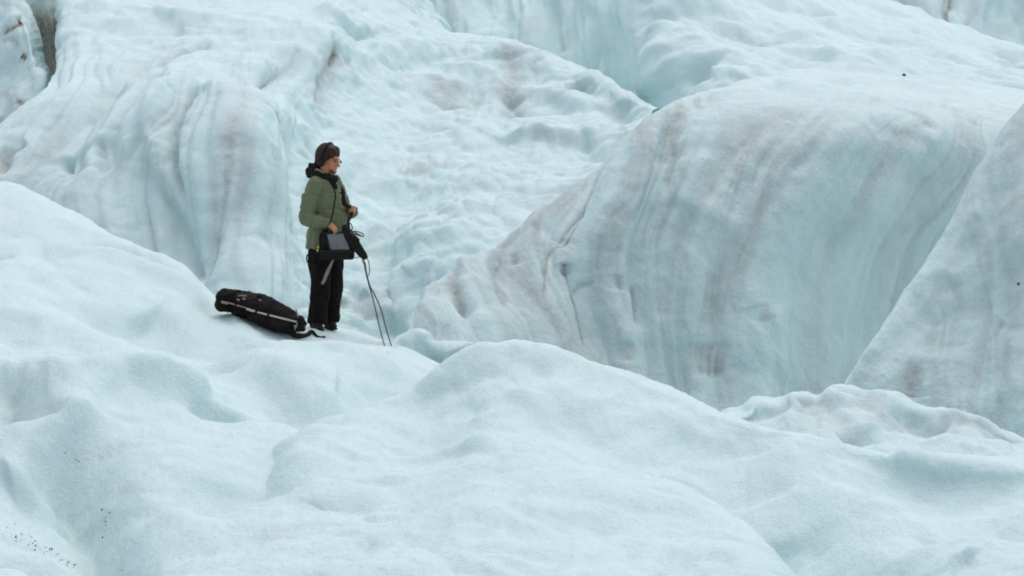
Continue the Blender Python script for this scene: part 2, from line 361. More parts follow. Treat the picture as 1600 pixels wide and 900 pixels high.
FC = [
 # grooves of the fluted nose
 V((300, 62), (225, 110), (170, 160), (110, 215), (60, 270), (30, 330), k='c', a=.28, w=.35, dirt=.16),
 V((345, 60), (280, 85), (225, 120), (185, 190), (150, 250), (140, 330), k='s', a=.22, w=.28),
 V((330, 66), (290, 90), (240, 115), (205, 150), k='c', a=.25, w=.22, dirt=.35, dw=.12),
 V((262, 130), (225, 165), (200, 205), (182, 245), (180, 330), k='c', a=.40, w=.30, dirt=.28, dw=.12),
 V((300, 90), (255, 150), (215, 215), (205, 300), (215, 380), k='s', a=.22, w=.25),
 V((350, 95), (285, 155), (250, 205), (248, 255), (262, 300), (290, 370), k='s', a=.45, w=.34),
 V((320, 150), (295, 190), (284, 240), (288, 290), (295, 350), k='c', a=.42, w=.22, dirt=.35, dw=.09),
 V((235, 260), (255, 300), (280, 350), (300, 420), (325, 460), k='c', a=.45, w=.35, dirt=.2, dw=.1),
 V((130, 235), (125, 270), (130, 310), k='c', a=.3, w=.2, dirt=.3, dw=.1), V((163, 230), (165, 260), (160, 310), k='c', a=.25, w=.2, dirt=.3, dw=.1),
 V((60, 245), (22, 265), (25, 300), k='c', a=.3, w=.25, dirt=.5, dw=.18), V((105, 245), (108, 290), k='c', a=.3, w=.2, dirt=.25, dw=.12),
 V((310, 150), (355, 165), (370, 190), (365, 260), (370, 340), k='s', a=.25, w=.35),
 V((365, 230), (367, 300), (372, 400), k='v', a=.15, w=.15, dirt=.3, dw=.12), V((395, 240), (400, 330), (410, 430), k='v', a=.12, w=.2, dirt=.18, dw=.25),
 # break between nose and bowl
 V((345, 100), (375, 140), (420, 180), (435, 230), (440, 290), (455, 350), (468, 400), k='c', a=.75, w=.55, dirt=.16, dw=.4),
 V((380, 150), (400, 135), (430, 110), (480, 85), k='c', a=.5, w=.4, dirt=.25, dw=.25),
 V((410, 200), (415, 215), (430, 235), (445, 270), k='v', a=.3, w=.25, dirt=.55, dw=.14), V((415, 213), (418, 222), k='v', a=.1, w=.1, dirt=1.0, dw=.10, tp=(0, 0)),
 # holes and scoops in the bowl
 V((520, 90), (505, 115), (495, 150), (488, 165), k='c', a=.22, w=.28, dirt=.45, dw=.24, tp=(.1, .3)), V((514, 92), (508, 108), k='v', a=.2, w=.16, dirt=.7, dw=.13, tp=(0, 0)),
 V((530, 95), (545, 110), (560, 115), k='v', a=.1, w=.3, dirt=.35, dw=.4),
 V((440, 95), (500, 80), (560, 78), (640, 75), (760, 85), (860, 105), (980, 150), k='r', a=.25, w=.5),
 V((590, 110), (620, 105), (690, 95), (740, 115), (775, 150), (790, 185), k='s', a=-.25, w=.75), V((690, 90), (745, 110), (780, 145), (793, 180), k='r', a=.35, w=.45),
 V((793, 135), (797, 165), (792, 185), k='c', a=.4, w=.35, dirt=.3, dw=.3), V((780, 90), (800, 95), (800, 140), (810, 165), k='v', a=.15, w=.3, dirt=.45, dw=.3),
 V((670, 110), (695, 130), (700, 150), (690, 160), k='v', a=.1, w=.3, dirt=.40, dw=.45), V((650, 185), (690, 195), (730, 190), k='v', a=.12, w=.3, dirt=.25, dw=.5),
 V((800, 150), (830, 145), (860, 150), (900, 165), (930, 175), k='s', a=.3, w=.35), V((900, 135), (912, 150), k='v', a=.4, w=.25, dirt=.3, dw=.25, tp=(.2, .2)),
 V((800, 215), (830, 208), (870, 212), (900, 222), k='s', a=.35, w=.35, dirt=.3, dw=.3), V((955, 160), (965, 180), (985, 200), k='c', a=.3, w=.3, dirt=.15),
 V((905, 210), (930, 230), (935, 245), k='c', a=.3, w=.35), V((600, 210), (700, 240), (780, 255), (860, 260), (900, 275), k='s', a=-.18, w=.6),
 V((560, 270), (640, 290), (720, 300), (800, 300), k='s', a=.16, w=.45), V((870, 255), (850, 275), k='v', a=.2, w=.3, tp=(.3, .3)), V((760, 250), (775, 262), k='v', a=.3, w=.2, tp=(.3, .3)),
 V((560, 330), (640, 355), (720, 350), (800, 320), k='s', a=.2, w=.6, dirt=.14, dw=.7), V((545, 340), (545, 400), (540, 470), k='v', a=.35, w=.5),
 V((590, 370), (640, 380), (650, 430), (630, 500), k='s', a=.35, w=.5), V((545, 470), (575, 480), (590, 520), k='s', a=.3, w=.3, dirt=.3, dw=.4), V((530, 480), (536, 495), k='v', a=.1, w=.2, dirt=.7, dw=.13, tp=(.2, .2)),
 V((575, 470), (572, 500), (580, 515), k='v', a=.1, w=.2, dirt=.40, dw=.28), V((640, 380), (700, 400), (740, 370), k='s', a=.25, w=.5),
 V((450, 200), (500, 260), (560, 300), k='s', a=-.2, w=.5),
 # folds on the top
 V((130, 30), (200, 20), (300, 45), (420, 30), k='s', a=.18, w=.4), V((170, 60), (250, 40), (330, 60), k='s', a=.22, w=.35), V((600, 45), (560, 55), (510, 50), k='c', a=.4, w=.3, dirt=.2, dw=.15),
 V((480, 0), (510, 30), (560, 45), (620, 42), k='s', a=.3, w=.4), V((270, 60), (290, 50), (330, 55), k='c', a=.2, w=.3, dirt=.2, dw=.14),
]
ice_mass('C', 'ice_ridge', ctrl, 900, 560, FC, reliefC, dirt_and_shade_C, ICE, fs=0.7, rs=.9, film=filmC, crest=(1, .5, .3))

# --- ice wall at the far left and the crevice beside it, its deep shade painted dark
ctrl = [[(-220,-80,52),(-220,0,51),(-220,60,50),(-220,130,49),(-220,220,48),(-220,420,47)],
        [(-110,-80,52),(-105,0,51),(-100,60,50),(-100,130,49),(-100,220,47),(-110,420,46)],
        [(-30,-80,52),(-20,0,50.5),(-10,60,49.5),(-10,130,48.6),(-10,220,47),(-20,420,46)],
        [(15,-80,52),(22,0,50),(36,60,48.8),(40,130,47.8),(30,210,46.5),(20,420,45.5)],
        [(26,-80,53),(34,0,51),(46,50,49.5),(58,100,48.3),(75,152,47.3),(60,420,46.5)],
        [(44,-80,58),(52,0,57),(60,50,55),(66,100,53),(78,160,51),(75,420,50)],
        [(76,-80,62),(80,0,61.5),(82,50,61),(86,100,60),(92,160,58),(90,420,56)],
        [(130,-80,63),(130,0,62.5),(130,50,62),(130,100,61),(130,160,59),(130,420,57)]]
ice_mass('E', 'ice_wall', ctrl, 300, 320,
    [V((20, 0), (45, 40), (60, 90), (70, 130), k='s', a=.25, w=.3), V((0, 55), (25, 40), (30, 22), k='c', a=.2, w=.15, dirt=.8, dw=.10), V((28, 82), (36, 88), k='v', a=.1, w=.1, dirt=.9, dw=.09, tp=(0, 0)),
     V((0, 66), (20, 60), (28, 75), k='c', a=.15, w=.12, dirt=.45, dw=.08), V((30, 0), (40, 10), (55, 40), k='c', a=.2, w=.2, dirt=.6, dw=.14),
     V((-5, 135), (20, 145), (40, 165), (55, 190), k='s', a=.3, w=.3, dirt=.35, dw=.15), V((38, 160), (48, 175), k='c', a=.2, w=.12, dirt=.8, dw=.07), V((0, 180), (15, 200), (20, 220), k='c', a=.25, w=.2, dirt=.5, dw=.12),
     V((30, 195), (33, 205), k='v', a=.1, w=.1, dirt=.8, dw=.08, tp=(0, 0)), V((0, 100), (30, 110), (60, 140), k='s', a=-.2, w=.4)],
    lambda P, s, t, X, Y: fbm(P * .7, 4, .55, 91) * .3 + ridged(np.stack([s * 1.2, t * .3, s * 0], -1), 3, .5, 18) * .1,
    lambda P, s, t, X, Y: np.maximum(sstep(.2, 1.0, fbm(P * np.array([.9, .9, .6]), 5, .65, 17)) * .45, sstep(50, 56, P[..., 1]) * sstep(-20, 50, Y) * 1.0), ICE2, fs=0.35, rs=0.4, film=lambda P, s, t, X, Y: sstep(-.1, .8, fbm(P * np.array([1.2, 1.2, .5]), 5, .62, 281)) * .35)  # last mask paints the crevice's inner faces near black, as shade

# --- fluted ridge on the right
ctrl = [
 [(690,620,30),(670,580,29.5),(650,535,29),(650,560,28.6),(655,590,28.3),(660,640,28),(670,760,27.5)],
 [(790,540,33),(740,490,31.5),(700,450,30.5),(690,485,29.5),(700,530,28.9),(715,590,28.4),(720,760,27.8)],
 [(880,480,35),(830,420,33.5),(780,384,32),(765,415,30.8),(780,480,29.8),(800,540,29.2),(810,760,28.2)],
 [(960,400,37),(900,350,35.5),(845,337,33.5),(825,380,32),(840,460,30.5),(865,560,29.5),(880,760,28.4)],
 [(1010,350,39),(960,305,37),(905,290,35),(868,370,32.5),(872,450,31),(897,570,29.8),(920,760,28.6)],
 [(1060,290,41),(1010,255,39),(955,247,36),(920,340,33),(912,450,31.5),(940,590,30),(950,760,28.8)],
 [(1110,250,43),(1070,205,41),(1012,182,38),(972,290,34),(955,420,32),(985,600,30),(990,760,29)],
 [(1160,200,46),(1130,170,43),(1085,150,39.5),(1030,260,35),(995,400,32.3),(1022,600,30.3),(1030,760,29)],
 [(1210,118,50),(1180,130,45),(1160,145,40),(1092,260,35),(1045,400,32.5),(1058,620,30.3),(1065,770,29)],
 [(1290,112,51),(1270,130,44.5),(1240,162,38.5),(1160,270,34.8),(1105,400,32.5),(1098,620,30.3),(1105,780,29)],
 [(1380,112,51),(1370,137,44),(1350,172,38),(1265,280,34.8),(1205,400,32.8),(1165,620,30.5),(1165,790,29)],
 [(1480,125,51),(1470,152,43.5),(1460,185,38),(1395,290,35.2),(1325,400,33.5),(1265,620,31.5),(1255,800,30)],
 [(1600,135,50),(1590,168,43),(1570,208,38),(1520,310,36),(1450,420,34.5),(1390,620,33),(1380,800,31.5)],
 [(1750,150,48),(1730,188,42),(1700,238,38),(1640,330,36.5),(1560,440,35.5),(1480,620,34.5),(1470,800,33.5)]]
ctrl = steepen(ctrl, 5, (.62, .50, .34, .32, .36, 1, 1), [.3, .3, .4, .55, .7, .85, 1, 1, 1, 1, 1, 1, 1, 1])
def filmD(P, s, t, X, Y):
    sw = s + perlin(P * .4) * .7 + perlin(P * 1.3) * .10
    S = lambda a, b, sd, o=4: fbm(np.stack([sw * a + sd, t * b + sd, s * 0 + sd], -1), o, .6, sd)
    broad = sstep(-.15, .75, S(.75, .05, 11.3, 3)) * .34
    fine = sstep(-.1, .7, S(4.0, .14, 5.7, 4)) * .46 * (.35 + broad * 1.8)
    lines = (1 - sstep(0, .09, np.abs(S(1.5, .07, 23.1, 2)))) * .5 * sstep(-.3, .5, S(.6, .12, 31, 2))
    clear = np.exp(-(((X - 1225 - (Y - 440) * -.15) / 105) ** 2 + ((Y - 450) / 190) ** 2))
    return .8 * (broad + fine + lines) * sstep(150, 215, Y - (X - 1150).clip(-600, 0) * -.0 + (1150 - X).clip(0, 500) * .25) * (1 - .72 * clear)
def reliefD(P, s, t, X, Y):
    wl_ = sstep(150, 240, Y + (X - 1150).clip(-500, 0) * 0)
    warp = perlin(P * .4) * .7
    f = flutes(s + warp, t, .28, .05, 51.3) * .30 + flutes(s + warp * .7, t, .9, .10, 53.3) * .17 + flutes(s + warp * .5, t, 2.1, .2, 57.3) * .06 + fbm(np.stack([(s + warp) * 1.4, t * .22, s * 0], -1), 3, .5, 52) * .07
    pl = fbm(P * .7, 4, .5, 53) * .14
    return f * wl_ + pl * (1 - wl_) + fbm(P * 1.3, 3, .55, 54) * .035
def dirtD(P, s, t, X, Y):
    warp = perlin(P * .4) * .7 + perlin(P * 1.6) * .2
    st = fbm(np.stack([(s + warp) * .8, t * .06, s * 0], -1), 3, .6, 151) + .35 * fbm(np.stack([(s + warp) * 4.5, t * .25, s * 0], -1), 3, .6, 152)
    st2 = fbm(np.stack([(s + warp) * 1.9, t * .09, s * 0], -1), 4, .62, 159)
    gr = np.maximum(1 - sstep(0, .2, flutes(s + perlin(P * .4) * .7, t, .28, .05, 51.3)), .7 * (1 - sstep(0, .2, flutes(s + perlin(P * .4) * .49, t, .9, .10, 53.3))))
    return np.maximum.reduce([sstep(-.05, .95, st) * .36, sstep(.1, .8, st2) * .38, gr * .36 * sstep(-.6, .3, st2)]) * sstep(150, 200, Y) * (1 - .75 * np.exp(-(((X - 1230) / 110) ** 2 + ((Y - 440) / 170) ** 2)))
FD = [
 V((1150, 135), (1095, 155), (1058, 180), (1047, 240), (1050, 290), (1020, 350), (980, 420), (950, 480), k='v', a=.16, w=.30, dirt=.30, dw=.24),
 V((1070, 165), (1055, 200), (1045, 270), (1035, 320), k='c', a=.2, w=.15, dirt=.45, dw=.07), V((1062, 170), (1048, 210), (1040, 260), k='c', a=.12, w=.12, dirt=.4, dw=.06),
 V((975, 238), (940, 275), (905, 340), (880, 375), (855, 400), (845, 440), (845, 480), (850, 530), k='c', a=.22, w=.2, dirt=.58, dw=.035),
 V((880, 375), (850, 400), (840, 440), (838, 500), k='r', a=.08, w=.2), V((915, 320), (890, 350), (872, 372), (862, 382), k='c', a=.15, w=.15, dirt=.6, dw=.035),
 V((885, 415), (890, 440), (900, 480), (907, 530), (908, 560), k='c', a=.2, w=.16, dirt=.6, dw=.04), V((884, 418), (888, 432), k='v', a=.1, w=.1, dirt=.7, dw=.06, tp=(0, .2)),
 V((870, 390), (880, 380), (890, 370), k='c', a=.1, w=.15, dirt=.3), V((940, 440), (915, 450), (895, 465), k='c', a=.1, w=.1, dirt=.35, dw=.06),
 V((805, 360), (780, 385), (775, 420), (785, 470), (800, 530), k='c', a=.28, w=.22, dirt=.45, dw=.10), V((800, 400), (798, 420), k='v', a=.06, w=.1, dirt=.6, dw=.06),
 V((725, 425), (708, 460), (708, 490), (718, 530), k='c', a=.25, w=.18, dirt=.5, dw=.09), V((690, 460), (672, 500), k='v', a=.12, w=.15, dirt=.3, dw=.12),
 V((1240, 165), (1190, 195), (1150, 250), (1120, 330), (1060, 410), (1030, 480), (1010, 560), k='v', a=.22, w=.4, dirt=.34, dw=.30),
 V((1225, 175), (1185, 205), (1160, 240), k='c', a=.12, w=.12, dirt=.3, dw=.07), V((1330, 165), (1260, 175), (1230, 215), (1180, 300), (1160, 380), (1120, 440), (1080, 520), (1060, 600), k='v', a=.25, w=.4, dirt=.28, dw=.32),
 V((1085, 240), (1095, 300), (1070, 350), k='r', a=.15, w=.4), V((1170, 320), (1100, 400), (1070, 480), (1050, 580), k='r', a=.25, w=.4),
 V((985, 440), (988, 480), (985, 520), k='c', a=.15, w=.12, dirt=.55, dw=.05), V((965, 430), (970, 460), k='c', a=.1, w=.1, dirt=.45, dw=.05), V((975, 540), (978, 580), k='c', a=.1, w=.1, dirt=.45, dw=.07),
 V((1100, 540), (1110, 600), k='v', a=.1, w=.2, dirt=.4, dw=.28), V((1165, 480), (1175, 510), k='v', a=.05, w=.2, dirt=.3, dw=.2),
 V((1300, 330), (1300, 400), (1300, 470), (1290, 560), k='s', a=-.22, w=.6), V((1180, 430), (1190, 520), (1200, 600), k='r', a=.14, w=.5), V((1185, 470), (1205, 540), (1210, 610), k='s', a=.2, w=.3),
 V((1350, 180), (1390, 200), (1430, 220), (1460, 260), k='c', a=.2, w=.3, dirt=.22, dw=.2), V((1435, 175), (1450, 190), (1475, 215), k='c', a=.25, w=.2, dirt=.42, dw=.14),
 V((1340, 200), (1410, 270), (1450, 330), k='v', a=.18, w=.5, dirt=.2, dw=.4), V((1050, 165), (1110, 140), (1150, 130), k='r', a=.08, w=.2),
 # bumps on the shelf
 V((1195, 135), (1215, 130), (1235, 140), (1230, 155), k='s', a=.28, w=.3), V((1205, 138), (1225, 150), k='v', a=.25, w=.25), V((1290, 120), (1310, 125), (1325, 148), k='v', a=.28, w=.3),
 V((1260, 105), (1330, 108), (1420, 120), (1500, 125), k='s', a=.18, w=.4), V((1250, 160), (1350, 160), (1450, 165), (1560, 190), k='s', a=.1, w=.3, dirt=.12, dw=.2),
 V((1350, 155), (1470, 150), (1590, 165), k='c', a=.14, w=.3, dirt=.12, dw=.2),
]
ice_mass('D', 'ice_ridge', ctrl, 900, 620, FD, reliefD, dirtD, ICE2, fs=0.40, rs=.75, film=filmD, crest=(2, .75, .35))

# --- nearer wall at the right edge
ctrl = [
 [(1400,690,27),(1323,606,24.5),(1330,640,24),(1340,680,23.8),(1350,730,23.6),(1350,900,23)],
 [(1440,620,28),(1352,550,25.5),(1362,590,24.6),(1385,640,24),(1400,700,23.6),(1400,900,23)],
 [(1500,530,29),(1402,478,26.5),(1418,535,25.2),(1440,600,24.2),(1450,690,23.6),(1450,900,23)],
 [(1570,420,30),(1470,372,27.5),(1478,450,25.8),(1490,540,24.6),(1500,680,23.5),(1500,900,22.8)],
 [(1630,310,31),(1530,256,28.5),(1535,360,26.2),(1540,470,24.8),(1550,660,23.3),(1550,900,22.6)],
 [(1700,230,32),(1600,165,29.3),(1600,290,26.5),(1600,430,24.8),(1610,650,23),(1610,900,22.3)],
 [(1800,150,33),(1700,80,30),(1690,230,26.8),(1690,400,24.8),(1700,640,22.8),(1700,900,22)],
 [(1950,90,34),(1850,20,31),(1840,190,27.5),(1840,380,25),(1850,640,22.5),(1850,900,21.5)]]
ctrl = steepen(ctrl, 4, (.75, .5, .5, .6, 1, 1))
ice_mass('G', 'ice_wall', ctrl, 420, 520,
    [V((1435, 560), (1420, 590), (1418, 625), k='v', a=.08, w=.15, dirt=.5, dw=.12, tp=(.5, .05)), V((1585, 450), (1578, 490), (1565, 520), k='v', a=.05, w=.12, dirt=.35, dw=.10),
     V((1555, 495), (1540, 515), (1535, 520), k='v', a=.05, w=.12, dirt=.4, dw=.07), V((1480, 420), (1465, 500), (1450, 570), k='v', a=.12, w=.2, dirt=.22, dw=.2),
     V((1540, 280), (1500, 370), (1470, 440), (1430, 510), k='s', a=.10, w=.2), V((1600, 380), (1560, 500), (1540, 620), k='v', a=.14, w=.35, dirt=.14, dw=.3), V((1500, 350), (1525, 420), (1500, 520), k='v', a=.10, w=.25, dirt=.15, dw=.2)],
    lambda P, s, t, X, Y: fbm(np.stack([s * .7, t * .13, s * 0], -1), 4, .5, 61) * .16 + fbm(P * 1.5, 4, .55, 62) * .05,
    lambda P, s, t, X, Y: sstep(-.3, .9, fbm(np.stack([s * 1.2, t * .2, s * 0], -1), 4, .6, 161)) * .30, ICE2, fs=0.7, rs=0.7, film=lambda P, s, t, X, Y: sstep(-.2, .8, fbm(np.stack([s * 1.6 + perlin(P * .7) * .5, t * .16, s * 0], -1), 5, .62, 261)) * .42 + sstep(.1, .8, fbm(P * 1.3, 4, .6, 262)) * .15, crest=(1, .7, .4))

# --- foreground
def fan(cols, bottom, T=(0, .07, .18, .32, .5, .75, 1, 1.35, 2.1), back=((22, 1.8), (110, 4.5)), yb=900):
    out = []
    for (x, yc, dc) in cols:
        db = bottom(x) if callable(bottom) else bottom
        col = [(x, yc + back[1][0], dc + back[1][1]), (x, yc + back[0][0], dc + back[0][1])]
        for t in T:
            y = yc + (yb - yc) * t
            inv = 1 / dc + (1 / db - 1 / dc) * t
            bow = .012 * dc * math.sin(min(t, 1) * math.pi)     # convex slope
            col.append((x, y, 1 / inv + bow * 0))
        col.append((x, col[-1][1] + 170, col[-1][2] + .2)); out.append(col)
    return out
# left slope the person stands on
def lumps(P, seed):        # soft melt mounds parted by shallow creases, with little pits
    Pw = P * np.array([1, .68, 1]) + np.stack([perlin(P * .8 + 3), perlin(P * .8 + 13), perlin(P * .8 + 23)], -1) * .35
    a = np.abs(perlin(Pw * .62 + seed)); b = np.abs(perlin(Pw * 1.5 + seed * 3))
    pit = np.maximum(0, perlin(P * 2.4 + seed * 5) - .28)
    c = np.abs(perlin(Pw * 3.3 + seed * 7)); patch = sstep(-.35, .35, perlin(P * .55 + seed * 2))
    return np.minimum(a * 1.6, .7) * .13 + np.minimum(b * 1.7, .7) * (.05 + .06 * patch) + np.minimum(c * 1.7, .7) * .040 * patch - pit * .10 - .095
def furrows(P):            # melt runnels down the slope
    al = P[..., 0] * .47 - P[..., 1] * .88; ac = P[..., 0] * .88 + P[..., 1] * .47
    wv = perlin(P * .5 + 8) * .5
    q = lambda f, g, sd: np.minimum(np.abs(perlin(np.stack([(ac + wv) * f + sd, al * g + sd, al * 0 + sd], -1))) * 1.8, .8)
    return q(.55, .12, 3.3) * .15 + q(1.4, .25, 7.7) * .05 - .068
cols = [(-420,190,32),(-250,215,31),(-110,250,30),(-30,283,29.3),(25,288,28.9),(80,312,28.4),(150,352,27.8),(220,384,27.3),(285,418,26.7),(335,466,26),(420,490,25.6),(510,506,25.3),(600,532,24.6),(690,578,23.5),(800,640,21.5),(950,720,19.5),(1100,780,17.5)]
ctrl = fan(cols, 13.6)
FF = [
 # crest lobe ending near the bag
 V((60, 320), (150, 362), (230, 400), (300, 432), (330, 458), k='r', a=.10, w=.35), V((40, 345), (120, 385), (190, 405), (240, 430), (330, 470), (400, 510), k='v', a=.10, w=.45, dirt=.10, dw=.5),
 V((160, 380), (210, 410), (260, 430), k='v', a=.05, w=.3, dirt=.18, dw=.3), V((0, 395), (15, 400), k='v', a=.04, w=.2, dirt=.25, dw=.2, tp=(.1, .3)),
 V((20, 310), (10, 360), k='v', a=.06, w=.3, dirt=.08),
 # long furrows down to the right
 V((0, 360), (100, 400), (200, 440), (300, 480), (380, 520), (440, 570), (480, 610), k='s', a=.14, w=.5),
 V((120, 470), (200, 510), (270, 550), (340, 580), (400, 590), k='s', a=-.12, w=.45), V((210, 490), (260, 505), (330, 560), k='v', a=.14, w=.35),
 V((320, 560), (400, 590), (460, 615), (500, 640), k='s', a=.16, w=.35), V((340, 640), (350, 650), k='v', a=.12, w=.25, tp=(.3, .3)), V((470, 555), (560, 580), (640, 590), k='s', a=.08, w=.4),
 V((400, 520), (500, 555), (560, 575), k='v', a=.08, w=.35), V((530, 520), (620, 555), (680, 585), k='v', a=.04, w=.3),
 V((430, 600), (480, 640), (540, 645), (620, 620), (690, 585), k='v', a=.22, w=.35), V((490, 645), (480, 650), (440, 655), k='v', a=.10, w=.2, dirt=.12, dw=.3),
 # left hollow with grime
 V((-20, 560), (30, 600), (45, 640), (60, 650), k='c', a=.35, w=.45, dirt=.18, dw=.4), V((0, 575), (40, 590), (100, 580), k='s', a=.12, w=.3, dirt=.15, dw=.4),
 V((0, 480), (60, 530), (130, 560), (200, 590), k='v', a=.16, w=.5), V((-20, 650), (50, 640), (110, 645), k='s', a=-.15, w=.3, dirt=.15, dw=.25),
 V((0, 700), (30, 690), (60, 640), k='s', a=.12, w=.3, dirt=.12, dw=.3), V((60, 700), (40, 740), (30, 790), k='v', a=.12, w=.3),
 # block with the shaded left face
 V((115, 700), (112, 640), (128, 612), (170, 598), (230, 603), (300, 615), (360, 630), k='s', a=.24, w=.40, tp=(.1, .3)),
 V((180, 870), (165, 800), (150, 740), (125, 680), (118, 640), k='s', a=-.30, w=.45, tp=(.1, .2)), V((115, 650), (140, 700), (160, 780), (178, 860), (180, 910), k='c', a=.22, w=.3, dirt=.10, dw=.2),
 V((360, 730), (330, 760), (340, 800), (330, 860), k='v', a=.10, w=.4), V((620, 610), (500, 690), (390, 745), (350, 800), k='v', a=.14, w=.35), V((240, 760), (330, 790), (400, 830), k='s', a=.06, w=.35), V((360, 640), (400, 655), k='v', a=.06, w=.2, dirt=.1),
 # mound in the lower left corner, dirt at its foot
 V((-40, 840), (20, 838), (60, 850), (100, 880), (130, 910), k='s', a=-.22, w=.28, tp=(.02, .02)), V((-20, 833), (30, 838), (65, 852), (100, 880), (130, 905), k='v', a=.10, w=.10, dirt=.30, dw=.10, tp=(.02, .02)),
]
ice_mass('F', 'glacier_ground', ctrl, 820, 820, FF,
    lambda P, s, t, X, Y: fbm(P * .42, 3, .5, 101) * .12 + fbm(P * np.array([1.1, .55, 1.1]), 4, .5, 102) * .04 + (.52 * lumps(P, 1.5) * (1 - .7 * sstep(600, 480, Y)) + furrows(P) * .8 * sstep(700, 560, Y)) * (1 - .85 * np.exp(-((X - 460) / 190) ** 2 - ((Y - 505) / 45) ** 2)),
    lambda P, s, t, X, Y: sstep(.4, 1.3, fbm(P * .9, 5, .62, 181)) * .22, ICE, fs=1.05, rs=.9, crest=(2, .7, .5))
# broad hump in front
cols = [(330,800,18.0),(420,714,18.2),(480,664,18.6),(560,640,19.0),(640,604,19.5),(690,572,19.6),(735,545,19.6),(785,533,19.6),(830,534,19.6),(880,550,19.5),(940,574,19.3),(1000,594,19.1),(1060,615,18.9),(1110,636,18.7),(1180,656,18.4),(1260,676,18.2),(1350,698,18),(1450,713,17.8),(1600,728,17.6),(1800,760,17.4),(2000,790,17)]
ctrl = fan(cols, lambda x: 13.15 if x > 560 else 13.15 + (560 - x) * .006)
ice_mass('H', 'ice_hummock', ctrl, 900, 640, [
 V((700, 600), (735, 560), (800, 545), (870, 560), (960, 600), k='r', a=.08, w=.5), V((700, 575), (720, 600), (690, 640), (660, 700), k='v', a=.14, w=.45), V((640, 610), (560, 650), (500, 700), (450, 760), k='r', a=.10, w=.35),
 V((740, 660), (680, 700), (640, 760), (620, 830), k='v', a=.10, w=.5), V((860, 600), (900, 640), (1000, 680), (1080, 700), k='v', a=.10, w=.5),
 V((960, 730), (1050, 720), (1140, 735), (1210, 765), (1280, 810), (1330, 860), (1360, 905), k='s', a=-.30, w=.45, tp=(.25, .02)),
 V((1150, 690), (1200, 740), (1260, 790), (1320, 830), (1350, 870), (1365, 900), k='v', a=.30, w=.40, tp=(.3, .02)), V((1350, 870), (1362, 892), k='c', a=.15, w=.15, dirt=.2, dw=.12, tp=(.2, 0)),
 V((1130, 650), (1140, 700), (1170, 720), k='v', a=.14, w=.35), V((1220, 740), (1230, 760), k='v', a=.08, w=.25), V((1180, 660), (1260, 680), (1340, 700), k='r', a=.05, w=.3),
 V((1440, 690), (1460, 740), (1500, 790), (1530, 830), k='v', a=.20, w=.45), V((1340, 730), (1420, 780), (1480, 850), (1500, 900), k='s', a=.12, w=.5), V((1400, 700), (1440, 690), (1480, 700), (1560, 740), k='s', a=.14, w=.4),
 V((1480, 850), (1540, 860), (1600, 900), k='v', a=.12, w=.4), V((560, 780), (580, 830), (560, 900), k='v', a=.08, w=.4), V((840, 600), (830, 660), (760, 700), k='v', a=.06, w=.4)],
    lambda P, s, t, X, Y: fbm(P * .45, 3, .5, 111) * .10 + fbm(P * np.array([1.1, .55, 1.1]), 4, .5, 112) * .035 + lumps(P, 4.5) * .65, lambda P, s, t, X, Y: sstep(.6, 1.4, fbm(P * .9, 5, .62, 191)) * .15, ICE, fs=1.0, rs=.9, crest=(2, .6, .5))
# row of lumps behind it on the right
cols = [(1060,690,20.4),(1100,655,20.8),(1125,640,21),(1155,636,21),(1180,621,21.2),(1215,622,21.3),(1235,612,21.3),(1262,612,21.4),(1277,614,21.4),(1300,601,21.6),(1345,607,21.6),(1390,615,21.5),(1425,632,21.4),(1455,636,21.3),(1490,633,21.2),(1520,643,21.1),(1560,662,20.9),(1600,681,20.7),(1700,715,20.4),(1850,750,20)]
ctrl = fan(cols, 18.9, T=(0, .1, .25, .45, .7, 1, 1.25), back=((14, .8), (120, 1.4)), yb=745)
ice_mass('J', 'ice_hummock', ctrl, 620, 300, [
 V((1277, 612), (1300, 650), (1340, 680), (1390, 690), k='c', a=.20, w=.22), V((1300, 606), (1280, 630), (1320, 665), (1360, 680), k='s', a=.12, w=.2, dirt=.2, dw=.3), V((1190, 620), (1180, 640), (1230, 660), (1300, 668), k='v', a=.14, w=.2),
 V((1130, 645), (1165, 652), (1200, 660), k='c', a=.14, w=.18), V((1240, 615), (1270, 625), (1262, 640), k='v', a=.10, w=.12, dirt=.3, dw=.15), V((1380, 680), (1440, 660), (1520, 655), (1600, 690), k='v', a=.12, w=.25, dirt=.3, dw=.3),
 V((1425, 634), (1440, 650), (1480, 650), k='c', a=.14, w=.2), V((1300, 670), (1330, 672), (1350, 664), k='c', a=.12, w=.14, dirt=.25, dw=.12), V((1400, 640), (1380, 670), k='v', a=.08, w=.2, dirt=.22, dw=.3)],
    lambda P, s, t, X, Y: fbm(P * 1.5, 4, .5, 121) * .05 + lumps(P * 1.9, 6.5) * .62, lambda P, s, t, X, Y: sstep(.1, 1.0, fbm(P * 1.6, 5, .62, 201)) * .30 * sstep(1250, 1340, X), ICE, fs=.8, rs=.9, crest=(2, .4, .4))
# small lumps behind the cables
cols = [(560,600,25.6),(600,556,25.6),(618,530,25.5),(640,519,25.4),(662,521,25.4),(680,536,25.3),(700,537,25.2),(730,533,25),(770,538,24.6),(820,560,24.2)]
ctrl = fan(cols, 24.0, T=(0, .15, .35, .6, 1), back=((14, .6), (110, 1.2)), yb=660)
ice_mass('K', 'ice_hummock', ctrl, 260, 160, [V((680, 536), (672, 555), (690, 575), k='c', a=.16, w=.16, dirt=.12, dw=.1), V((705, 538), (712, 560), (700, 580), k='c', a=.12, w=.14, dirt=.15, dw=.1), V((640, 530), (650, 560), k='v', a=.05, w=.15)],
    lambda P, s, t, X, Y: fbm(P * 2.2, 4, .5, 131) * .045 + lumps(P * 1.8, 8.5) * .7, lambda P, s, t, X, Y: sstep(0, .8, fbm(P * 2, 4, .6, 211)) * .22, ICE, fs=1.0, rs=.9)
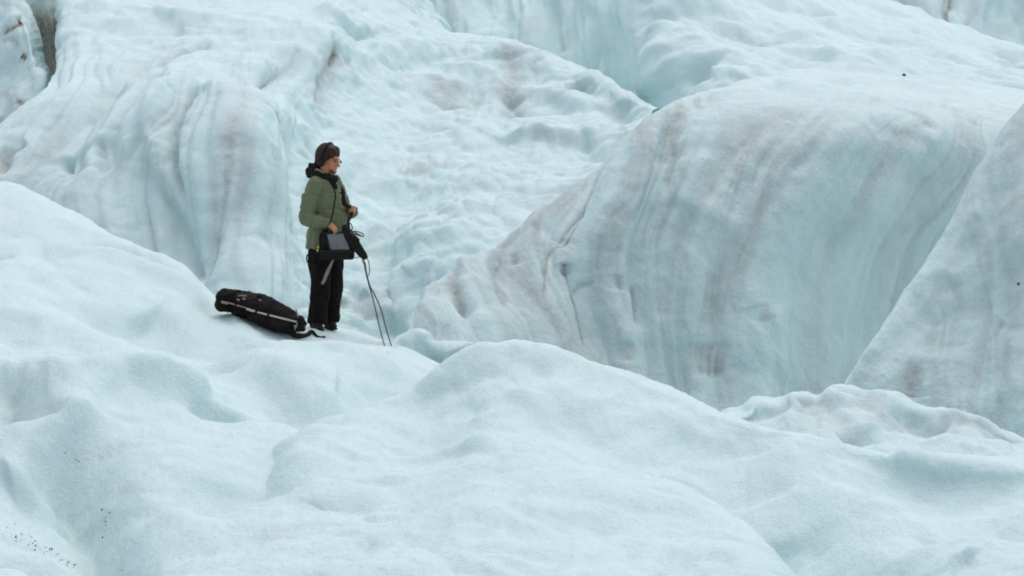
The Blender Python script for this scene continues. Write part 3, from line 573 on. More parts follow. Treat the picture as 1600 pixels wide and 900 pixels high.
# crevasse bottoms below and between all ridges, out to the horizon
gx = np.concatenate([np.linspace(-900, -45, 30), np.linspace(-40, 40, 160), np.linspace(45, 900, 30)]); gy = np.concatenate([np.linspace(-300, 0, 12), np.linspace(4, 110, 200), np.linspace(120, 1500, 40)])
GX, GY = np.meshgrid(gx, gy, indexing='ij'); GP = np.stack([GX, GY, GX * 0 - 2.6], -1)
GP[..., 2] += fbm(GP * .15, 4, .5, 7) * .5 - .6 * (np.abs(GX) > 45)
grid_mesh('glacier_ground', GP, {'dirt': GX * 0 + .1, 'flat': GX * 0 + .4}, ICE2)

# ------------------------------------------------------------------ builders for the things on the ice
def cloth(name, col, rough=.8, var=.25, scale=30, bump=.2, spec=.3, sheen=0.0):
    m, n, l, b = new_mat(name)
    tc = n.new('ShaderNodeTexCoord'); t = noise(n, l, tc.outputs['Object'], scale, 5, .6)
    r = ramp(n, [(.3, tuple(c * (1 - var) for c in col)), (.7, tuple(min(1, c * (1 + var)) for c in col))])
    l.new(t.outputs['Fac'], r.inputs[0]); l.new(r.outputs[0], b.inputs['Base Color'])
    b.inputs['Roughness'].default_value = rough; b.inputs['Specular IOR Level'].default_value = spec
    bp = n.new('ShaderNodeBump'); bp.inputs['Strength'].default_value = bump; bp.inputs['Distance'].default_value = .01
    l.new(t.outputs['Fac'], bp.inputs['Height']); l.new(bp.outputs[0], b.inputs['Normal'])
    b.inputs['Sheen Weight'].default_value = sheen
    return m
M_SKIN = cloth('skin', (.50, .205, .11), .55, .12, 22, .1, .4); M_SKIN.node_tree.nodes['Principled BSDF'].inputs['Subsurface Weight'].default_value = .1
M_SKIN.node_tree.nodes['Principled BSDF'].inputs['Subsurface Scale'].default_value = .01
M_HAIR = cloth('brown_hair', (.030, .011, .0055), .6, .3, 60, .2)
M_JACKET = cloth('olive_jacket_nylon', (.138, .155, .080), .6, .12, 14, .25, .35)
M_BLACK = cloth('black_fabric', (.012, .0095, .008), .85, .4, 25, .4, .2)
M_TROUSER = cloth('black_trousers', (.010, .0075, .006), .9, .4, 16, .3, .15)
M_BOOT = cloth('boot_leather', (.012, .009, .007), .6, .4, 40, .3)
M_CHAR = cloth('charcoal_fabric', (.030, .028, .026), .8, .3, 40, .3)
M_GREY = cloth('grey_scarf', (.30, .28, .27), .9, .15, 50, .3)
M_WINDOW = cloth('clear_plastic_cover', (.15, .15, .155), .3, .25, 9, .3, .6)
M_SILVER = cloth('pale_webbing', (.52, .44, .38), .6, .15, 40, .2)
M_STRAPG = cloth('grey_webbing', (.24, .21, .20), .8, .15, 40, .2)
M_CABLE = cloth('cable_rubber', (.075, .075, .055), .6, .2, 40, .1)
M_YELLOW = cloth('yellow_tag', (.75, .68, .12), .6, .1, 40, .1)
M_PLAST = cloth('black_plastic', (.010, .008, .007), .6, .2, 30, .1, .25)
M_LENS = cloth('dark_lens', (.02, .012, .01), .15, .1, 30, 0, .6)
M_STONE = cloth('dark_stone', (.045, .036, .028), .9, .5, 20, .6)

def thing(name, loc, label, cat, group=None):
    o = bpy.data.objects.new(name, None); COL.objects.link(o); o.location = loc
    o.empty_display_size = .2; o['label'] = label; o['category'] = cat
    if group: o['group'] = group
    return o
def wloc(o):
    v = Vector(o.location); p = o.parent
    while p is not None: v += Vector(p.location); p = p.parent
    return v
def link(name, me, mat, parent, smooth_=True, label=None):
    """meshes are built in place; their origin is moved to their parent's base"""
    me.name = name
    if parent is not None: me.transform(Matrix.Translation(-wloc(parent)))
    if smooth_: me.polygons.foreach_set('use_smooth', [True] * len(me.polygons))
    me.materials.clear(); me.materials.append(mat)
    o = bpy.data.objects.new(name, me); COL.objects.link(o); o.parent = parent
    if label: o['label'] = label
    return o
def hull_prim(bm, p0, r0, p1, r1, seg=10):
    vs = []
    for p, r in ((p0, r0), (p1, r1)):
        rr = (r, r, r) if isinstance(r, (int, float)) else r
        for i in range(seg + 1):
            th = math.pi * i / seg; k = 1 if i in (0, seg) else seg + 2
            for j in range(k):
                ph = 2 * math.pi * j / k
                vs.append(bm.verts.new((p[0] + rr[0] * math.sin(th) * math.cos(ph), p[1] + rr[1] * math.sin(th) * math.sin(ph), p[2] + rr[2] * math.cos(th))))
    g = bmesh.ops.convex_hull(bm, input=vs)
    dead = [v for v in set(g['geom_interior'] + g['geom_unused']) if isinstance(v, bmesh.types.BMVert) and v.is_valid]
    bmesh.ops.delete(bm, geom=dead, context='VERTS')
def blob(name, prims, voxel, mat, parent, T=lambda p: p, it=6, disp=None, label=None):
    bm = bmesh.new()
    for pr in prims:
        hull_prim(bm, *pr)
    me = bpy.data.meshes.new('tmp'); bm.to_mesh(me); bm.free()
    o = bpy.data.objects.new('tmp', me); COL.objects.link(o)
    r = o.modifiers.new('r', 'REMESH'); r.mode = 'VOXEL'; r.voxel_size = voxel; r.use_smooth_shade = True
    s_ = o.modifiers.new('s', 'SMOOTH'); s_.iterations = it; s_.factor = .5
    dg = bpy.context.evaluated_depsgraph_get(); dg.update()
    m2 = bpy.data.meshes.new_from_object(o.evaluated_get(dg)); bpy.data.objects.remove(o); bpy.data.meshes.remove(me)
    if disp is not None:
        n = len(m2.vertices); co = np.empty(n * 3, np.float32); no = np.empty(n * 3, np.float32)
        m2.vertices.foreach_get('co', co); m2.vertices.foreach_get('normal', no)
        co = co.reshape(-1, 3); no = no.reshape(-1, 3); co = co + no * disp(co)[:, None]
        m2.vertices.foreach_set('co', co.reshape(-1))
    for v in m2.vertices: v.co = T(v.co)
    m2.update()
    return link(name, m2, mat, parent, True, label)
def tube(name, pts, rad, mat, parent, seg=8, T=lambda p: p, flat=1.0, label=None, res=6):
    P = np.array([tuple(T(Vector(p))) for p in pts], float)
    ts = np.linspace(0, len(P) - 1.0001, (len(P) - 1) * res + 1); M = cr_matrix(len(P), ts); Q = M @ P
    rr = np.interp(ts, np.arange(len(P)), rad if hasattr(rad, '__len__') else [rad] * len(P))
    tg = np.gradient(Q, axis=0); tg /= np.linalg.norm(tg, axis=1)[:, None] + 1e-9
    bm = bmesh.new(); rings = []; up = np.array([0.05, -1.0, .1])
    for q, t_, r in zip(Q, tg, rr):
        a = np.cross(t_, up); a /= np.linalg.norm(a) + 1e-9; b = np.cross(a, t_)
        rings.append([bm.verts.new(q + r * (math.cos(k * 2 * math.pi / seg) * a + flat * math.sin(k * 2 * math.pi / seg) * b)) for k in range(seg)])
    for A, B in zip(rings[:-1], rings[1:]):
        for k in range(seg): bm.faces.new((A[k], A[(k+1) % seg], B[(k+1) % seg], B[k]))
    bm.faces.new(rings[0][::-1]); bm.faces.new(rings[-1])
    bmesh.ops.recalc_face_normals(bm, faces=bm.faces)
    me = bpy.data.meshes.new(name); bm.to_mesh(me); bm.free()
    return link(name, me, mat, parent, True, label)
def slab(name, corners, thick, mat, parent, bev=.004, normal=None, label=None, sub=0):
    """a closed plate: corner loop given on its front face, thickness behind it"""
    c = [Vector(p) for p in corners]; nrm = (c[1] - c[0]).cross(c[2] - c[1]).normalized() if normal is None else Vector(normal)
    bm = bmesh.new(); f = [bm.verts.new(p) for p in c]; k = [bm.verts.new(p - nrm * thick) for p in c]; n = len(c)
    bm.faces.new(f); bm.faces.new(k[::-1])
    for i in range(n): bm.faces.new((f[i], k[i], k[(i+1) % n], f[(i+1) % n]))
    bmesh.ops.recalc_face_normals(bm, faces=bm.faces)
    if bev: bmesh.ops.bevel(bm, geom=list(bm.edges), offset=bev, segments=2, affect='EDGES', profile=.5)
    me = bpy.data.meshes.new(name); bm.to_mesh(me); bm.free()
    return link(name, me, mat, parent, False, label)

# ------------------------------------------------------------------ the person
G0 = ground_at('F', 507, 512)
D0 = to_px(np.array([G0]))[2][0]
base = at(507, 512, D0); BX, BY = base[0], base[1]; BZ = float(G0[2])
MPP = D0 / FOC                                     # metres per photograph pixel at the person
YAW = R(-25); cy_, sy_ = math.cos(YAW), math.sin(YAW)
def T(p):                                          # (forward, left, up) of the person -> place
    a, b, z = p; return Vector((BX + a * cy_ - b * sy_, BY + a * sy_ + b * cy_, BZ + z))
def I(px, py, y):                                  # picture height and side of the person's plane, y metres behind it
    return Vector((BX + (px - 507) * MPP, BY + y, BZ + (515 - py) * MPP))
person = thing('person', (BX, BY, BZ), 'person standing on the ice in olive green padded jacket and black trousers, facing right', 'person')
def C_(p0, r0, p1, r1): return (p0, r0, p1, r1)
HY = R(8)
def hd(a, b, z):                                   # head frame: tilted a little downwards
    tl = R(13); a2 = a * math.cos(tl) + z * math.sin(tl); z2 = -a * math.sin(tl) + z * math.cos(tl)
    return (.048 + a2 * 1.08, b * 1.06, 1.588 + z2 * 1.06)
S = lambda c, r: (c, r, c, r)
def E1(c, r): return (c, r, (c[0] + .0005, c[1], c[2]), r)
body = [
 E1(hd(-.008, 0, .035), (.098, .076, .088)), (hd(.045, 0, .0), (.055, .058, .07), hd(.05, 0, -.055), (.045, .045, .045)),
 E1(hd(.078, 0, -.088), (.024, .026, .024)), (hd(.094, 0, .012), .010, hd(.118, 0, -.030), .013), E1(hd(.102, -.012, -.034), .009), E1(hd(.102, .012, -.034), .009),
 E1(hd(.092, 0, -.055), (.014, .026, .007)), E1(hd(.090, 0, -.066), (.014, .023, .007)), (hd(.084, -.035, .024), .010, hd(.090, .035, .024), .010),
 E1(hd(.0, -.078, -.01), (.018, .010, .03)), E1(hd(.0, .078, -.01), (.018, .010, .03)),
 (hd(0, 0, -.05), .055, (.01, 0, 1.43), .062),
 ((.01, 0, 1.37), (.07, .12, .05), (.03, 0, 1.10), (.10, .14, .1)), ((.03, 0, 1.10), (.10, .14, .1), (.02, 0, .93), (.10, .15, .08)),
 ((0, -.15, 1.345), .042, (-.055, -.255, 1.06), .042), ((-.055, -.255, 1.06), .042, (.17, -.225, 1.02), .03),
 ((0.02, .15, 1.345), .042, (.08, .26, 1.07), .042), ((.08, .26, 1.07), .042, (.245, .12, 1.115), .03),
 ((.01, -.085, .88), .08, (.02, -.11, .48), .055), ((.02, -.11, .48), .055, (-.02, -.12, .09), .042), ((0, .085, .88), .08, (.045, .085, .47), .055), ((.045, .085, .47), .055, (.01, .075, .09), .042),
 ((-.02, -.12, .055), .035, (.02, -.145, .045), .022), ((.01, .075, .055), .035, (.045, .045, .045), .022),
]
def finger(base_, d1, d2, d3, r):
    p0 = Vector(base_); p1 = p0 + Vector(d1); p2 = p1 + Vector(d2); p3 = p2 + Vector(d3)
    return [(tuple(p0), r, tuple(p1), r * .95), (tuple(p1), r * .95, tuple(p2), r * .88), (tuple(p2), r * .88, tuple(p3), r * .75)]
# right hand on the bag's controls: palm slopes down from the cuff, fingers bent
rh = Vector((.17, -.235, 1.01))
body += [(tuple(rh), (.028, .022, .026), tuple(rh + Vector((.045, .01, -.035))), (.022, .03, .032))]
for i, (ln, ro) in enumerate(((.85, .0088), (1.0, .0092), (1.05, .0094), (.95, .009))):
    b0 = rh + Vector((.060, -.022 + i * .018, -.045 + i * .006))
    body += finger(b0, (.022 * ln, 0, -.030 * ln), (.004, .002, -.024 * ln), (-.008, .002, -.018 * ln), ro)
body += finger(rh + Vector((.02, .03, -.02)), (.022, .018, -.018), (.018, .006, -.020), (.012, -.002, -.014), .0105)
# left hand closed round the thick strap on the chest
lh = Vector((.262, .075, 1.125))
body += [((.245, .12, 1.115), .027, tuple(lh), (.028, .024, .034)), (tuple(lh), (.028, .022, .034), tuple(lh + Vector((.018, -.028, .002))), (.024, .018, .036))]
for i, (ln, ro) in enumerate(((.95, .0095), (1.05, .0098), (1.0, .0094), (.82, .0086))):
    b0 = lh + Vector((.034, -.030, .030 - i * .021))
    body += finger(b0, (.010, -.030 * ln, .0), (-.020 * ln, -.016 * ln, -.002), (-.020 * ln, .006, -.002), ro)
body += finger(lh + Vector((.0, -.03, .030)), (.006, -.024, .018), (.004, -.022, .004), (.004, -.014, -.004), .0105)
bo = blob('body', body, .0048, M_SKIN, person, T, 3)
# brows, eyes and mouth sit in the face; small and dark at this distance
for sgn in (-1, 1):
    blob('eye', [E1(hd(.088, sgn * .030, .004), (.008, .013, .008))], .003, M_LENS, person, T, 2)
    blob('eyebrow', [(hd(.094, sgn * .016, .026), .006, hd(.080, sgn * .048, .024), .005)], .003, M_HAIR, person, T, 2)
def hairdisp(c): return (ridged(c * np.array([34, 34, 12.]), 2, .5, 4) * .003 + fbm(c * 18, 3, .5, 3) * .003).astype(np.float32)
hair = [(hd(-.065, 0, .0), (.055, .075, .06), hd(-.070, 0, -.065), (.045, .062, .035)), E1(hd(-.022, 0, .052), (.108, .090, .098)), (hd(-.055, 0, .03), (.075, .082, .08), hd(-.060, 0, -.045), (.055, .066, .04)),
        (hd(.015, -.035, .098), (.060, .045, .028), hd(.050, -.062, .058), (.022, .020, .030)), (hd(.015, .035, .098), (.060, .045, .028), hd(.052, .058, .056), (.022, .020, .030)),
        (hd(.0, 0, .105), (.07, .06, .028), hd(.066, 0, .070), (.022, .05, .022)), (hd(-.0, -.074, .04), (.03, .018, .04), hd(.018, -.076, .01), (.014, .010, .03)), (hd(-.0, .074, .04), (.03, .018, .04), hd(.018, .076, .01), (.014, .010, .03))]
blob('hair', hair, .006, M_HAIR, person, T, 3, hairdisp)
blob('stubble', [(hd(.070, -.030, -.085), (.022, .010, .014), hd(.084, 0, -.100), (.020, .02, .012)), (hd(.070, .030, -.085), (.022, .010, .014), hd(.084, 0, -.100), (.020, .02, .012))], .004, cloth('stubble', (.13, .06, .04), .9), person, T, 3)

# clothing
ua0, ua1, fa1 = np.array((0, -.17, 1.36)), np.array((-.065, -.262, 1.05)), np.array((.155, -.232, 1.015))
def seg_t(c, a, b):
    ab = b - a; h = np.clip(((c - a) @ ab) / (ab @ ab), 0, 1); return h, np.linalg.norm(c - a - h[:, None] * ab, axis=1)
def jdisp(c):
    h1, d1 = seg_t(c, ua0, ua1); h2, d2 = seg_t(c, ua1, fa1)
    arm = sstep(.115, .095, np.minimum(d1, d2)) * (c[:, 1] < -.14)
    d = np.zeros(len(c))
    g = lambda x, w_: np.exp(-(x / w_) ** 2)
    L1 = np.where(d1 < d2, 1, 0)
    for k in (.28, .80): d -= arm * L1 * g((h1 - k) * .33, .010) * .009
    for k in (.04, .45, .86): d -= arm * (1 - L1) * g((h2 - k) * .22, .009) * .008
    zt = c[:, 2] + .02 * np.sin(c[:, 1] * 9) + .012 * np.sin(c[:, 0] * 16)
    for k in (1.28, 1.12, .93): d -= (1 - arm) * g(zt - k, .011) * .008
    d -= g(c[:, 1] - .02, .012) * (c[:, 0] > 0.05) * .012 * (c[:, 2] < 1.4)          # zip line
    d += fbm(c * np.array([9, 9, 6.]), 4, .55, 2) * .010 + ridged(c * np.array([7, 7, 14.]), 2, .5, 6) * .003
    return d.astype(np.float32)
jacket = [
 ((.005, 0, 1.385), (.105, .155, .065), (.03, 0, 1.22), (.135, .180, .10)), ((.03, 0, 1.24), (.135, .180, .10), (.055, 0, 1.02), (.165, .190, .09)),
 ((.055, 0, 1.02), (.165, .190, .09), (.020, 0, .86), (.178, .198, .075)), ((.020, 0, .86), (.178, .198, .04), (.012, 0, .765), (.178, .200, .015)),
 ((.0, 0, 1.44), (.085, .10, .04), (.0, 0, 1.38), (.10, .13, .05)),
 ((-.0, -.165, 1.365), .075, (-.025, -.215, 1.22), .078), ((-.025, -.215, 1.22), .078, (-.045, -.250, 1.055), .073), ((-.045, -.250, 1.05), .073, (.04, -.245, 1.025), .066), ((.04, -.245, 1.025), .066, (.150, -.232, 1.015), .052),
 ((.02, .165, 1.365), .075, (.075, .265, 1.07), .078), ((.075, .265, 1.07), .076, (.225, .150, 1.10), .052)]
blob('jacket', jacket, .0075, M_JACKET, person, T, 4, jdisp)
blob('jacket_cuff', [((.150, -.233, 1.015), .040, (.175, -.233, 1.011), .036)], .005, M_CHAR, person, T, 2)
def wr(c): return (fbm(c * np.array([10, 10, 6.]), 4, .55, 8) * .014).astype(np.float32)
trous = [((.0, 0, .90), (.14, .160, .05), (.0, 0, .80), (.15, .165, .06)), ((-.0, -.085, .80), (.125, .095, .10), (.020, -.105, .47), (.100, .088, .10)), ((.020, -.105, .47), (.100, .088, .09), (-.01, -.115, .08), (.096, .088, .03)),
         ((.03, .085, .80), (.125, .10, .10), (.05, .085, .47), (.098, .09, .10)), ((.05, .085, .47), (.098, .09, .09), (.015, .075, .08), (.094, .085, .03))]
blob('trousers', trous, .009, M_TROUSER, person, T, 4, wr)
for (ax, bx_) in ((-.02, -.12), (.012, .078)):
    b_ = blob('boot', [((ax - .02, bx_ + .02, .05), (.055, .055, .06), (ax + .035, bx_ - .035, .04), (.05, .05, .05)), ((ax + .03, bx_ - .03, .035), (.05, .05, .045), (ax + .070, bx_ - .060, .022), (.040, .040, .032)),
                       ((ax - .01, bx_, .06), .06, (ax - .01, bx_, .17), .058)], .006, M_BOOT, person, T, 3)
    blob('sole', [((ax - .02, bx_ + .02, .0), (.060, .060, .014), (ax + .075, bx_ - .065, .0), (.044, .044, .014))], .005, M_PLAST, b_, T, 2)
# dark hood and collar bundled round the neck, pale scarf inside
hoodp = [((-.100, -.01, 1.500), (.045, .100, .045), (-.115, .0, 1.45), (.050, .110, .045)), ((-.105, -.075, 1.49), .042, (-.02, -.112, 1.44), .036), ((-.02, -.112, 1.45), .040, (.075, -.070, 1.425), .038), ((.075, -.07, 1.425), .038, (.105, 0, 1.41), .036), ((.0, 0, 1.43), (.09, .10, .03), (.0, 0, 1.46), (.075, .08, .02)),
         ((-.105, .075, 1.49), .042, (-.02, .112, 1.44), .036), ((-.02, .112, 1.44), .036, (.09, .06, 1.41), .032), ((.085, -.01, 1.40), (.045, .05, .025), (.120, .0, 1.33), (.028, .032, .03)), ((-.10, -.07, 1.54), .022, (-.04, -.085, 1.51), .02)]
blob('hood', hoodp, .006, M_BLACK, person, T, 3, lambda c: (fbm(c * 16, 3, .55, 5) * .012).astype(np.float32))
blob('scarf', [((-.03, -.080, 1.495), (.024, .022, .013), (.035, -.080, 1.470), (.022, .018, .012)), ((-.02, .06, 1.50), .025, (.055, .05, 1.465), .024)], .005, M_GREY, person, T, 3)
# headphones
hp = thing('headphones', tuple(T((.03, 0, 1.66))), 'black over ear headphones worn on the brown hair of the person', 'headphones')
blob('ear_cup', [(hd(-.012, -.088, -.018), (.040, .018, .046), hd(-.012, -.108, -.018), (.034, .012, .040))], .004, M_PLAST, hp, T, 3)
blob('ear_cup', [(hd(-.012, .088, -.018), (.040, .018, .046), hd(-.012, .108, -.018), (.034, .012, .040))], .004, M_PLAST, hp, T, 3)
tube('headband', [hd(-.012, .112 * math.sin(R(a_)), .012 + .136 * math.cos(R(a_))) for a_ in range(-90, 91, 15)], .0105, M_PLAST, hp, T=T, flat=1.0)
# sunglasses
gl = thing('sunglasses', tuple(T((.12, 0, 1.66))), 'small dark sunglasses on the nose of the person', 'sunglasses')
for sgn in (1,):
    blob('lens', [E1(hd(.108 - .006 * (sgn < 0), sgn * .036, .004), (.006, .020, .014 if sgn > 0 else .006))], .003, M_LENS, gl, T, 2)
tube('frame', [hd(-.0, -.078, .012), hd(.07, -.074, .012), hd(.100, -.056, .012), hd(.112, 0, .012), hd(.102, .056, .012), hd(.07, .074, .012), hd(0, .078, .012)], .0014, M_PLAST, gl, T=T)
# lanyard loop at the back of the hip and the yellow zip pulls
tube('belt_loop', [I(486, 396, -.1), I(482, 399, -.11), I(481.5, 406, -.11), I(484, 411, -.1), I(487, 412, -.09)], .006, M_BLACK, person)
for (px_, py_) in ((501.5, 384), (500.5, 389)):
    p_ = I(px_, py_, -.30); blob('zip_pull', [((p_.x, p_.y, p_.z + .008), .008, (p_.x + .002, p_.y, p_.z - .006), .007)], .003, M_YELLOW, person, it=1)

# ------------------------------------------------------------------ recorder bag hung in front of the hip
YB = -.34
bag = thing('recorder_bag', tuple(I(530, 403, YB + .07)), 'black audio recorder bag with a clear grey window, hanging at the waist of the person', 'bag')
def prism(name, loop, y0, y1, mat, parent, bev=.010, shear=0.0, label=None):
    f = [I(x, y, y0) for x, y in loop]
    return slab(name, f, y1 - y0, mat, parent, bev, normal=(0, -1, 0), label=label)
b1 = prism('bag_body', [(503.5, 404), (556, 403), (557.5, 387), (553, 384), (544, 361), (516, 360), (508, 357), (503, 366)], YB + .02, YB + .17, M_BLACK, bag, .012)
prism('front_pocket', [(505, 402.5), (555, 402), (556, 389), (505, 389)], YB - .02, YB + .022, M_BLACK, bag, .010)
prism('bag_window', [(521, 388), (551, 387.5), (548, 378), (542, 362.5), (516, 363.5)], YB + .006, YB + .03, M_WINDOW, bag, .005)
tube('window_binding', [I(x, y, YB + .002) for x, y in ((520.5, 388.5), (515.5, 363), (529, 362.6), (542.5, 362), (548.5, 378), (551.5, 388))], .005, M_CHAR, bag, res=4)
tube('seam_binding', [I(x, y, YB - .024) for x, y in ((505, 389), (530, 389.6), (556, 388.6))], .005, M_CHAR, bag)
tube('shoulder_strap', [T((.075, -.055, 1.425)), I(527, 300, -.20), I(526, 318, -.23), I(523, 336, -.25), I(518, 350, -.30), I(515, 362, YB + .05)], .007, M_BLACK, bag, flat=.5)
tube('chest_strap', [I(536, 293, -.02), I(538.5, 301, -.12), I(541.5, 318, -.19), T(lh + Vector((.030, -.052, .0))), I(547.5, 345, -.21), I(548, 358, YB + .10), I(545, 368, YB + .06)], [.008, .016, .022, .016, .014, .016, .02], M_BLACK, bag, flat=.45)
tube('strap_end', [I(535, 302, -.16), I(538, 299, -.17), I(541, 294, -.18)], [.010, .007, .003], M_BLACK, bag, flat=.5)
tube('hanging_strap', [I(525.5, 402, YB + .03), I(521, 411, YB + .03), I(515, 424, YB + .04), I(510, 436, YB + .06), I(506.5, 441, YB + .07)], [.009, .013, .018, .016, .012], M_STRAPG, bag, flat=.2, seg=6)
# tapering black sleeve that holds the cables
slv = thing('cable_sleeve', tuple(I(560, 380, YB)), 'black tapering fabric cable sleeve slanting down from the right of the recorder bag', 'cable sleeve')
tube('sleeve', [I(541, 350, YB + .06), I(546, 360, YB + .03), I(554, 371, YB), I(563, 384, YB - .01), I(570, 394, YB - .01), I(575, 402, YB - .01)], [.020, .046, .052, .044, .038, .016], M_BLACK, slv, seg=12, flat=.7)
tube('flap', [I(569, 388, YB), I(574, 394, YB), I(578.5, 399, YB)], [.020, .018, .004], M_BLACK, slv, flat=.4)
tube('clasp', [I(570, 400, YB - .01), I(571, 404, YB - .01), I(572.5, 408, YB - .01)], [.006, .010, .006], M_STRAPG, slv)
# coil of loose cable ends beside the bag
cc = thing('cable_coil', tuple(I(560, 362, YB)), 'small loose coil of thin cable ends sticking out above the black sleeve', 'cable')
for lp in ([(549, 344), (553, 348), (555, 354), (552, 360)], [(551, 361), (558, 359), (566, 360), (571, 363), (572, 366), (567, 366), (560, 363), (552, 362)], [(553, 362), (560, 366), (566, 372), (562, 370), (555, 364)], [(556, 358), (562, 362), (568, 365)]):
    tube('cable_loop', [I(x, y, YB - .02 + .012 * (i % 2)) for i, (x, y) in enumerate(lp)], .0055, M_CABLE, cc)
# the two cables running down to the ice
for nm, pts, lab in (('long_cable', [(572, 405, -.35), (576, 425, -.35), (580, 441, -.35), (586, 463, -.34), (592, 490, -.33), (597.5, 514, -.32)], 'thin dark cable from the sleeve down to the ice, left and straighter'),
                     ('long_cable', [(574, 405, -.37), (577, 424, -.37), (582, 443, -.37), (590, 459, -.36), (599, 481, -.35), (606, 509, -.34)], 'thin dark cable from the sleeve down to the ice, right and more bowed')):
    end = (602, 540) if 'left' in lab else (611.5, 540)
    g = ground_at('F', *end)
    o = tube(nm, [I(*p) for p in pts] + [Vector(g) + Vector((0, 0, -.02))], .0058, M_CABLE, None)
    lo = Vector(g); o.data.transform(Matrix.Translation(-lo)); o.location = lo
    o['label'] = lab; o['category'] = 'cable'; o['group'] = 'two cables hanging down to the ice'
tube('cable_loop', [I(x, y, YB - .02) for x, y in ((577, 399), (580, 406), (581, 416), (580.5, 424), (578, 427), (576.5, 422), (574, 412))], .0045, M_CABLE, cc)
tube('cable_loop', [I(x, y, YB - .0) for x, y in ((557, 399), (560, 400), (564, 398.5), (568, 397))], .004, M_CABLE, cc)

# ------------------------------------------------------------------ backpack lying on the slope
gb = ground_at('F', 420, 517); DB = to_px(np.array([gb]))[2][0]; KB = DB / FOC; ob = at(420, 517, DB)
def K(px, py, y=0.0): return (ob[0] + (px - 420) * KB, ob[1] + y, float(gb[2]) + (517 - py) * KB)
pack = thing('backpack', tuple(gb), 'long black backpack lying on its side on the snowy slope left of the person', 'backpack')
el = lambda px, py, y, rx, ry, rz: (K(px, py, y), (rx, ry, rz))
def chain(L): return [(L[i][0], L[i][1], L[i+1][0], L[i+1][1]) for i in range(len(L) - 1)]
pd = lambda c: (fbm(c * 9, 4, .55, 12) * .016).astype(np.float32)
blob('main_body', chain([el(352, 469, .10, .075, .13, .105), el(378, 476, .10, .10, .16, .118), el(410, 484, .10, .10, .17, .128), el(440, 496, .10, .10, .16, .116), el(462, 506, .10, .06, .13, .075), el(469, 511, .10, .04, .10, .05)]), .010, M_BLACK, pack, it=5, disp=pd)
blob('lid', chain([el(350, 466, .07, .075, .15, .085), el(359, 467, .07, .070, .15, .082)]) + chain([el(343, 477, .06, .045, .12, .055), el(356, 480, .06, .05, .12, .05)]), .009, M_TROUSER, pack, it=4, disp=pd)
blob('side_pocket', chain([el(398, 494, -.05, .07, .04, .040), el(440, 507, -.05, .08, .04, .040)]), .007, M_BLACK, pack, it=4, disp=pd)
blob('harness', chain([el(384, 487, -.03, .05, .03, .03), el(410, 500, -.03, .05, .04, .05), el(436, 510, -.03, .05, .04, .045), el(457, 517, -.03, .04, .04, .03)]), .007, M_TROUSER, pack, it=4, disp=pd)
yf = -.105
tube('trim_strip', [K(404, 485.5, yf), K(425, 490.5, yf - .01), K(445, 495.5, yf - .01), K(465, 501, yf + .02)], [.007, .0085, .0085, .007], M_SILVER, pack, flat=.35, label='pale strip along the side')
tube('trim_strip', [K(387.5, 480, yf), K(394, 482.5, yf - .005), K(400.5, 484, yf)], [.010, .011, .009], M_SILVER, pack, flat=.35, label='short pale strip')
tube('compression_strap', [K(349, 469, yf + .02), K(362, 471.5, yf), K(374, 475, yf), K(387, 479, yf)], [.006, .007, .006, .006], M_STRAPG, pack, flat=.4)
tube('compression_strap', [K(372, 459, yf + .06), K(368, 468, yf + .0), K(376, 482, yf + .01), K(380, 492, yf + .02)], .008, M_TROUSER, pack, flat=.4)
tube('compression_strap', [K(430, 469.5, yf + .1), K(424, 478, yf + .01), K(421, 492, yf - .02), K(422, 506, yf + .0)], .009, M_TROUSER, pack, flat=.4)
for (x, y, rr_) in ((351, 470, .013), (356, 471.5, .011), (374, 466.5, .010), (383, 465, .009), (408, 467, .008), (463, 508, .010)):
    blob('buckle', [(K(x - 1.2, y - .4, yf - .005 if rr_ > .0105 or x > 450 else yf + .03), rr_, K(x + 1.2, y + .4, yf - .005 if rr_ > .0105 or x > 450 else yf + .03), rr_ * .9)], .004, M_STRAPG, pack, it=1)
tube('grab_handle', [K(366, 459, .0), K(370, 455, .0), K(374, 453.5, .0), K(375, 457, .0)], .009, M_BLACK, pack)
tube('grab_handle', [K(402, 463, .02), K(405, 461, .0), K(409, 464, .02)], .008, M_BLACK, pack)
tube('lid_cord', [K(371, 462, -.02), K(378, 460.5, -.04), K(386, 461.5, -.02)], .007, M_STRAPG, pack, flat=.5)
tube('end_strap', [K(463, 481, -.04), K(465, 487, -.06), K(467, 494, -.06)], [.004, .008, .006], M_STRAPG, pack, flat=.4)
tube('end_strap', [K(466, 503, yf + .03), K(463, 509, yf + .02), K(461.5, 514, yf + .03)], [.006, .008, .005], M_STRAPG, pack, flat=.4)
blob('hip_belt', chain([el(462, 500, .02, .04, .06, .05), el(471, 500, .0, .025, .04, .035), el(478.5, 505.5, -.02, .010, .02, .006)]) + chain([el(466, 512, .0, .04, .06, .035), el(474, 514, .0, .022, .04, .018)]), .006, M_BLACK, pack, it=3, disp=pd)
def onF(px, py, h=.012): g = ground_at('F', px, py); return (g[0], g[1], g[2] + h)
tube('loose_strap', [K(457, 522, -.06), K(466, 523, -.08), onF(479, 525), onF(487, 522.5, .03), onF(494, 526), onF(501, 527.5), onF(509, 527.5)], [.02, .024, .022, .020, .012, .006, .010], M_BLACK, pack, flat=.45, res=5)

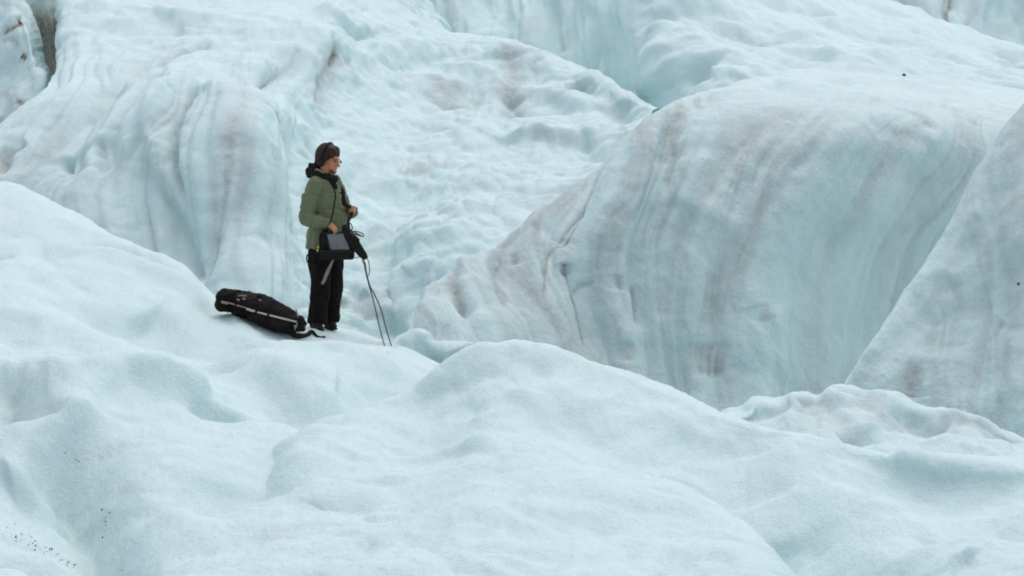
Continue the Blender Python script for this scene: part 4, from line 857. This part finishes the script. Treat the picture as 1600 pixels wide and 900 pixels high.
# ------------------------------------------------------------------ stones and grit frozen into the ice
def stone(name, key, px, py, size, seed, label):
    g = ground_at(key, px, py); rnd = random.Random(seed); bm = bmesh.new()
    bmesh.ops.create_icosphere(bm, subdivisions=3, radius=1)
    for v in bm.verts:
        c = np.array([tuple(v.co)]); v.co *= 1 + .35 * float(fbm(c * 1.2, 3, .5, seed)[0])
        v.co = Vector((v.co.x * size * 1.1, v.co.y * size, v.co.z * size * .9))
    me = bpy.data.meshes.new(name); bm.to_mesh(me); bm.free()
    o = link(name, me, M_STONE, None); o.location = (g[0], g[1] - size * .3, g[2] + size * .3)
    o['label'] = label; o['category'] = 'stone'; o['group'] = 'small dark stones on the ice'
stone('stone', 'D', 1413, 118, .026, 3, 'small dark stone on the flat white shelf at the upper right')
stone('stone', 'G', 1590, 443, .014, 5, 'small dark stone stuck in the ice wall at the right edge')
rnd = random.Random(4); bm = bmesh.new()
spots = []
for _ in range(110):
    t_ = rnd.random(); x = -5 + 125 * t_; y = 833 + 55 * t_ ** 1.6 + rnd.gauss(0, 5) - 3; spots.append((x, y, rnd.uniform(.0015, .0038)))
for _ in range(14): spots.append((rnd.gauss(160, 4), rnd.gauss(812, 14), rnd.uniform(.002, .0045)))
for _ in range(8): spots.append((rnd.gauss(115, 8), rnd.gauss(716, 6), rnd.uniform(.002, .005)))
for _ in range(30): spots.append((rnd.uniform(0, 230), rnd.uniform(700, 890), rnd.uniform(.001, .0025)))
for x, y, r_ in spots:
    r_ *= rnd.choice((.5, .6, .7, .9, 1.2, 1.7))
    g = ground_at('F', x, y); m_ = Matrix.Translation((g[0], g[1], g[2] + r_ * .3)) @ Matrix.Rotation(rnd.random() * 6, 4, 'X') @ Matrix.Rotation(rnd.random() * 6, 4, 'Z') @ Matrix.Diagonal((r_ * rnd.uniform(.7, 1.6), r_, r_, 1))
    bmesh.ops.create_icosphere(bm, subdivisions=1, radius=1, matrix=m_)
me = bpy.data.meshes.new('grit'); bm.to_mesh(me); bm.free()
o = link('grit', me, M_STONE, None, False); o['kind'] = 'stuff'; o['label'] = 'dark grit scattered on the ice at the lower left'; o['category'] = 'grit'
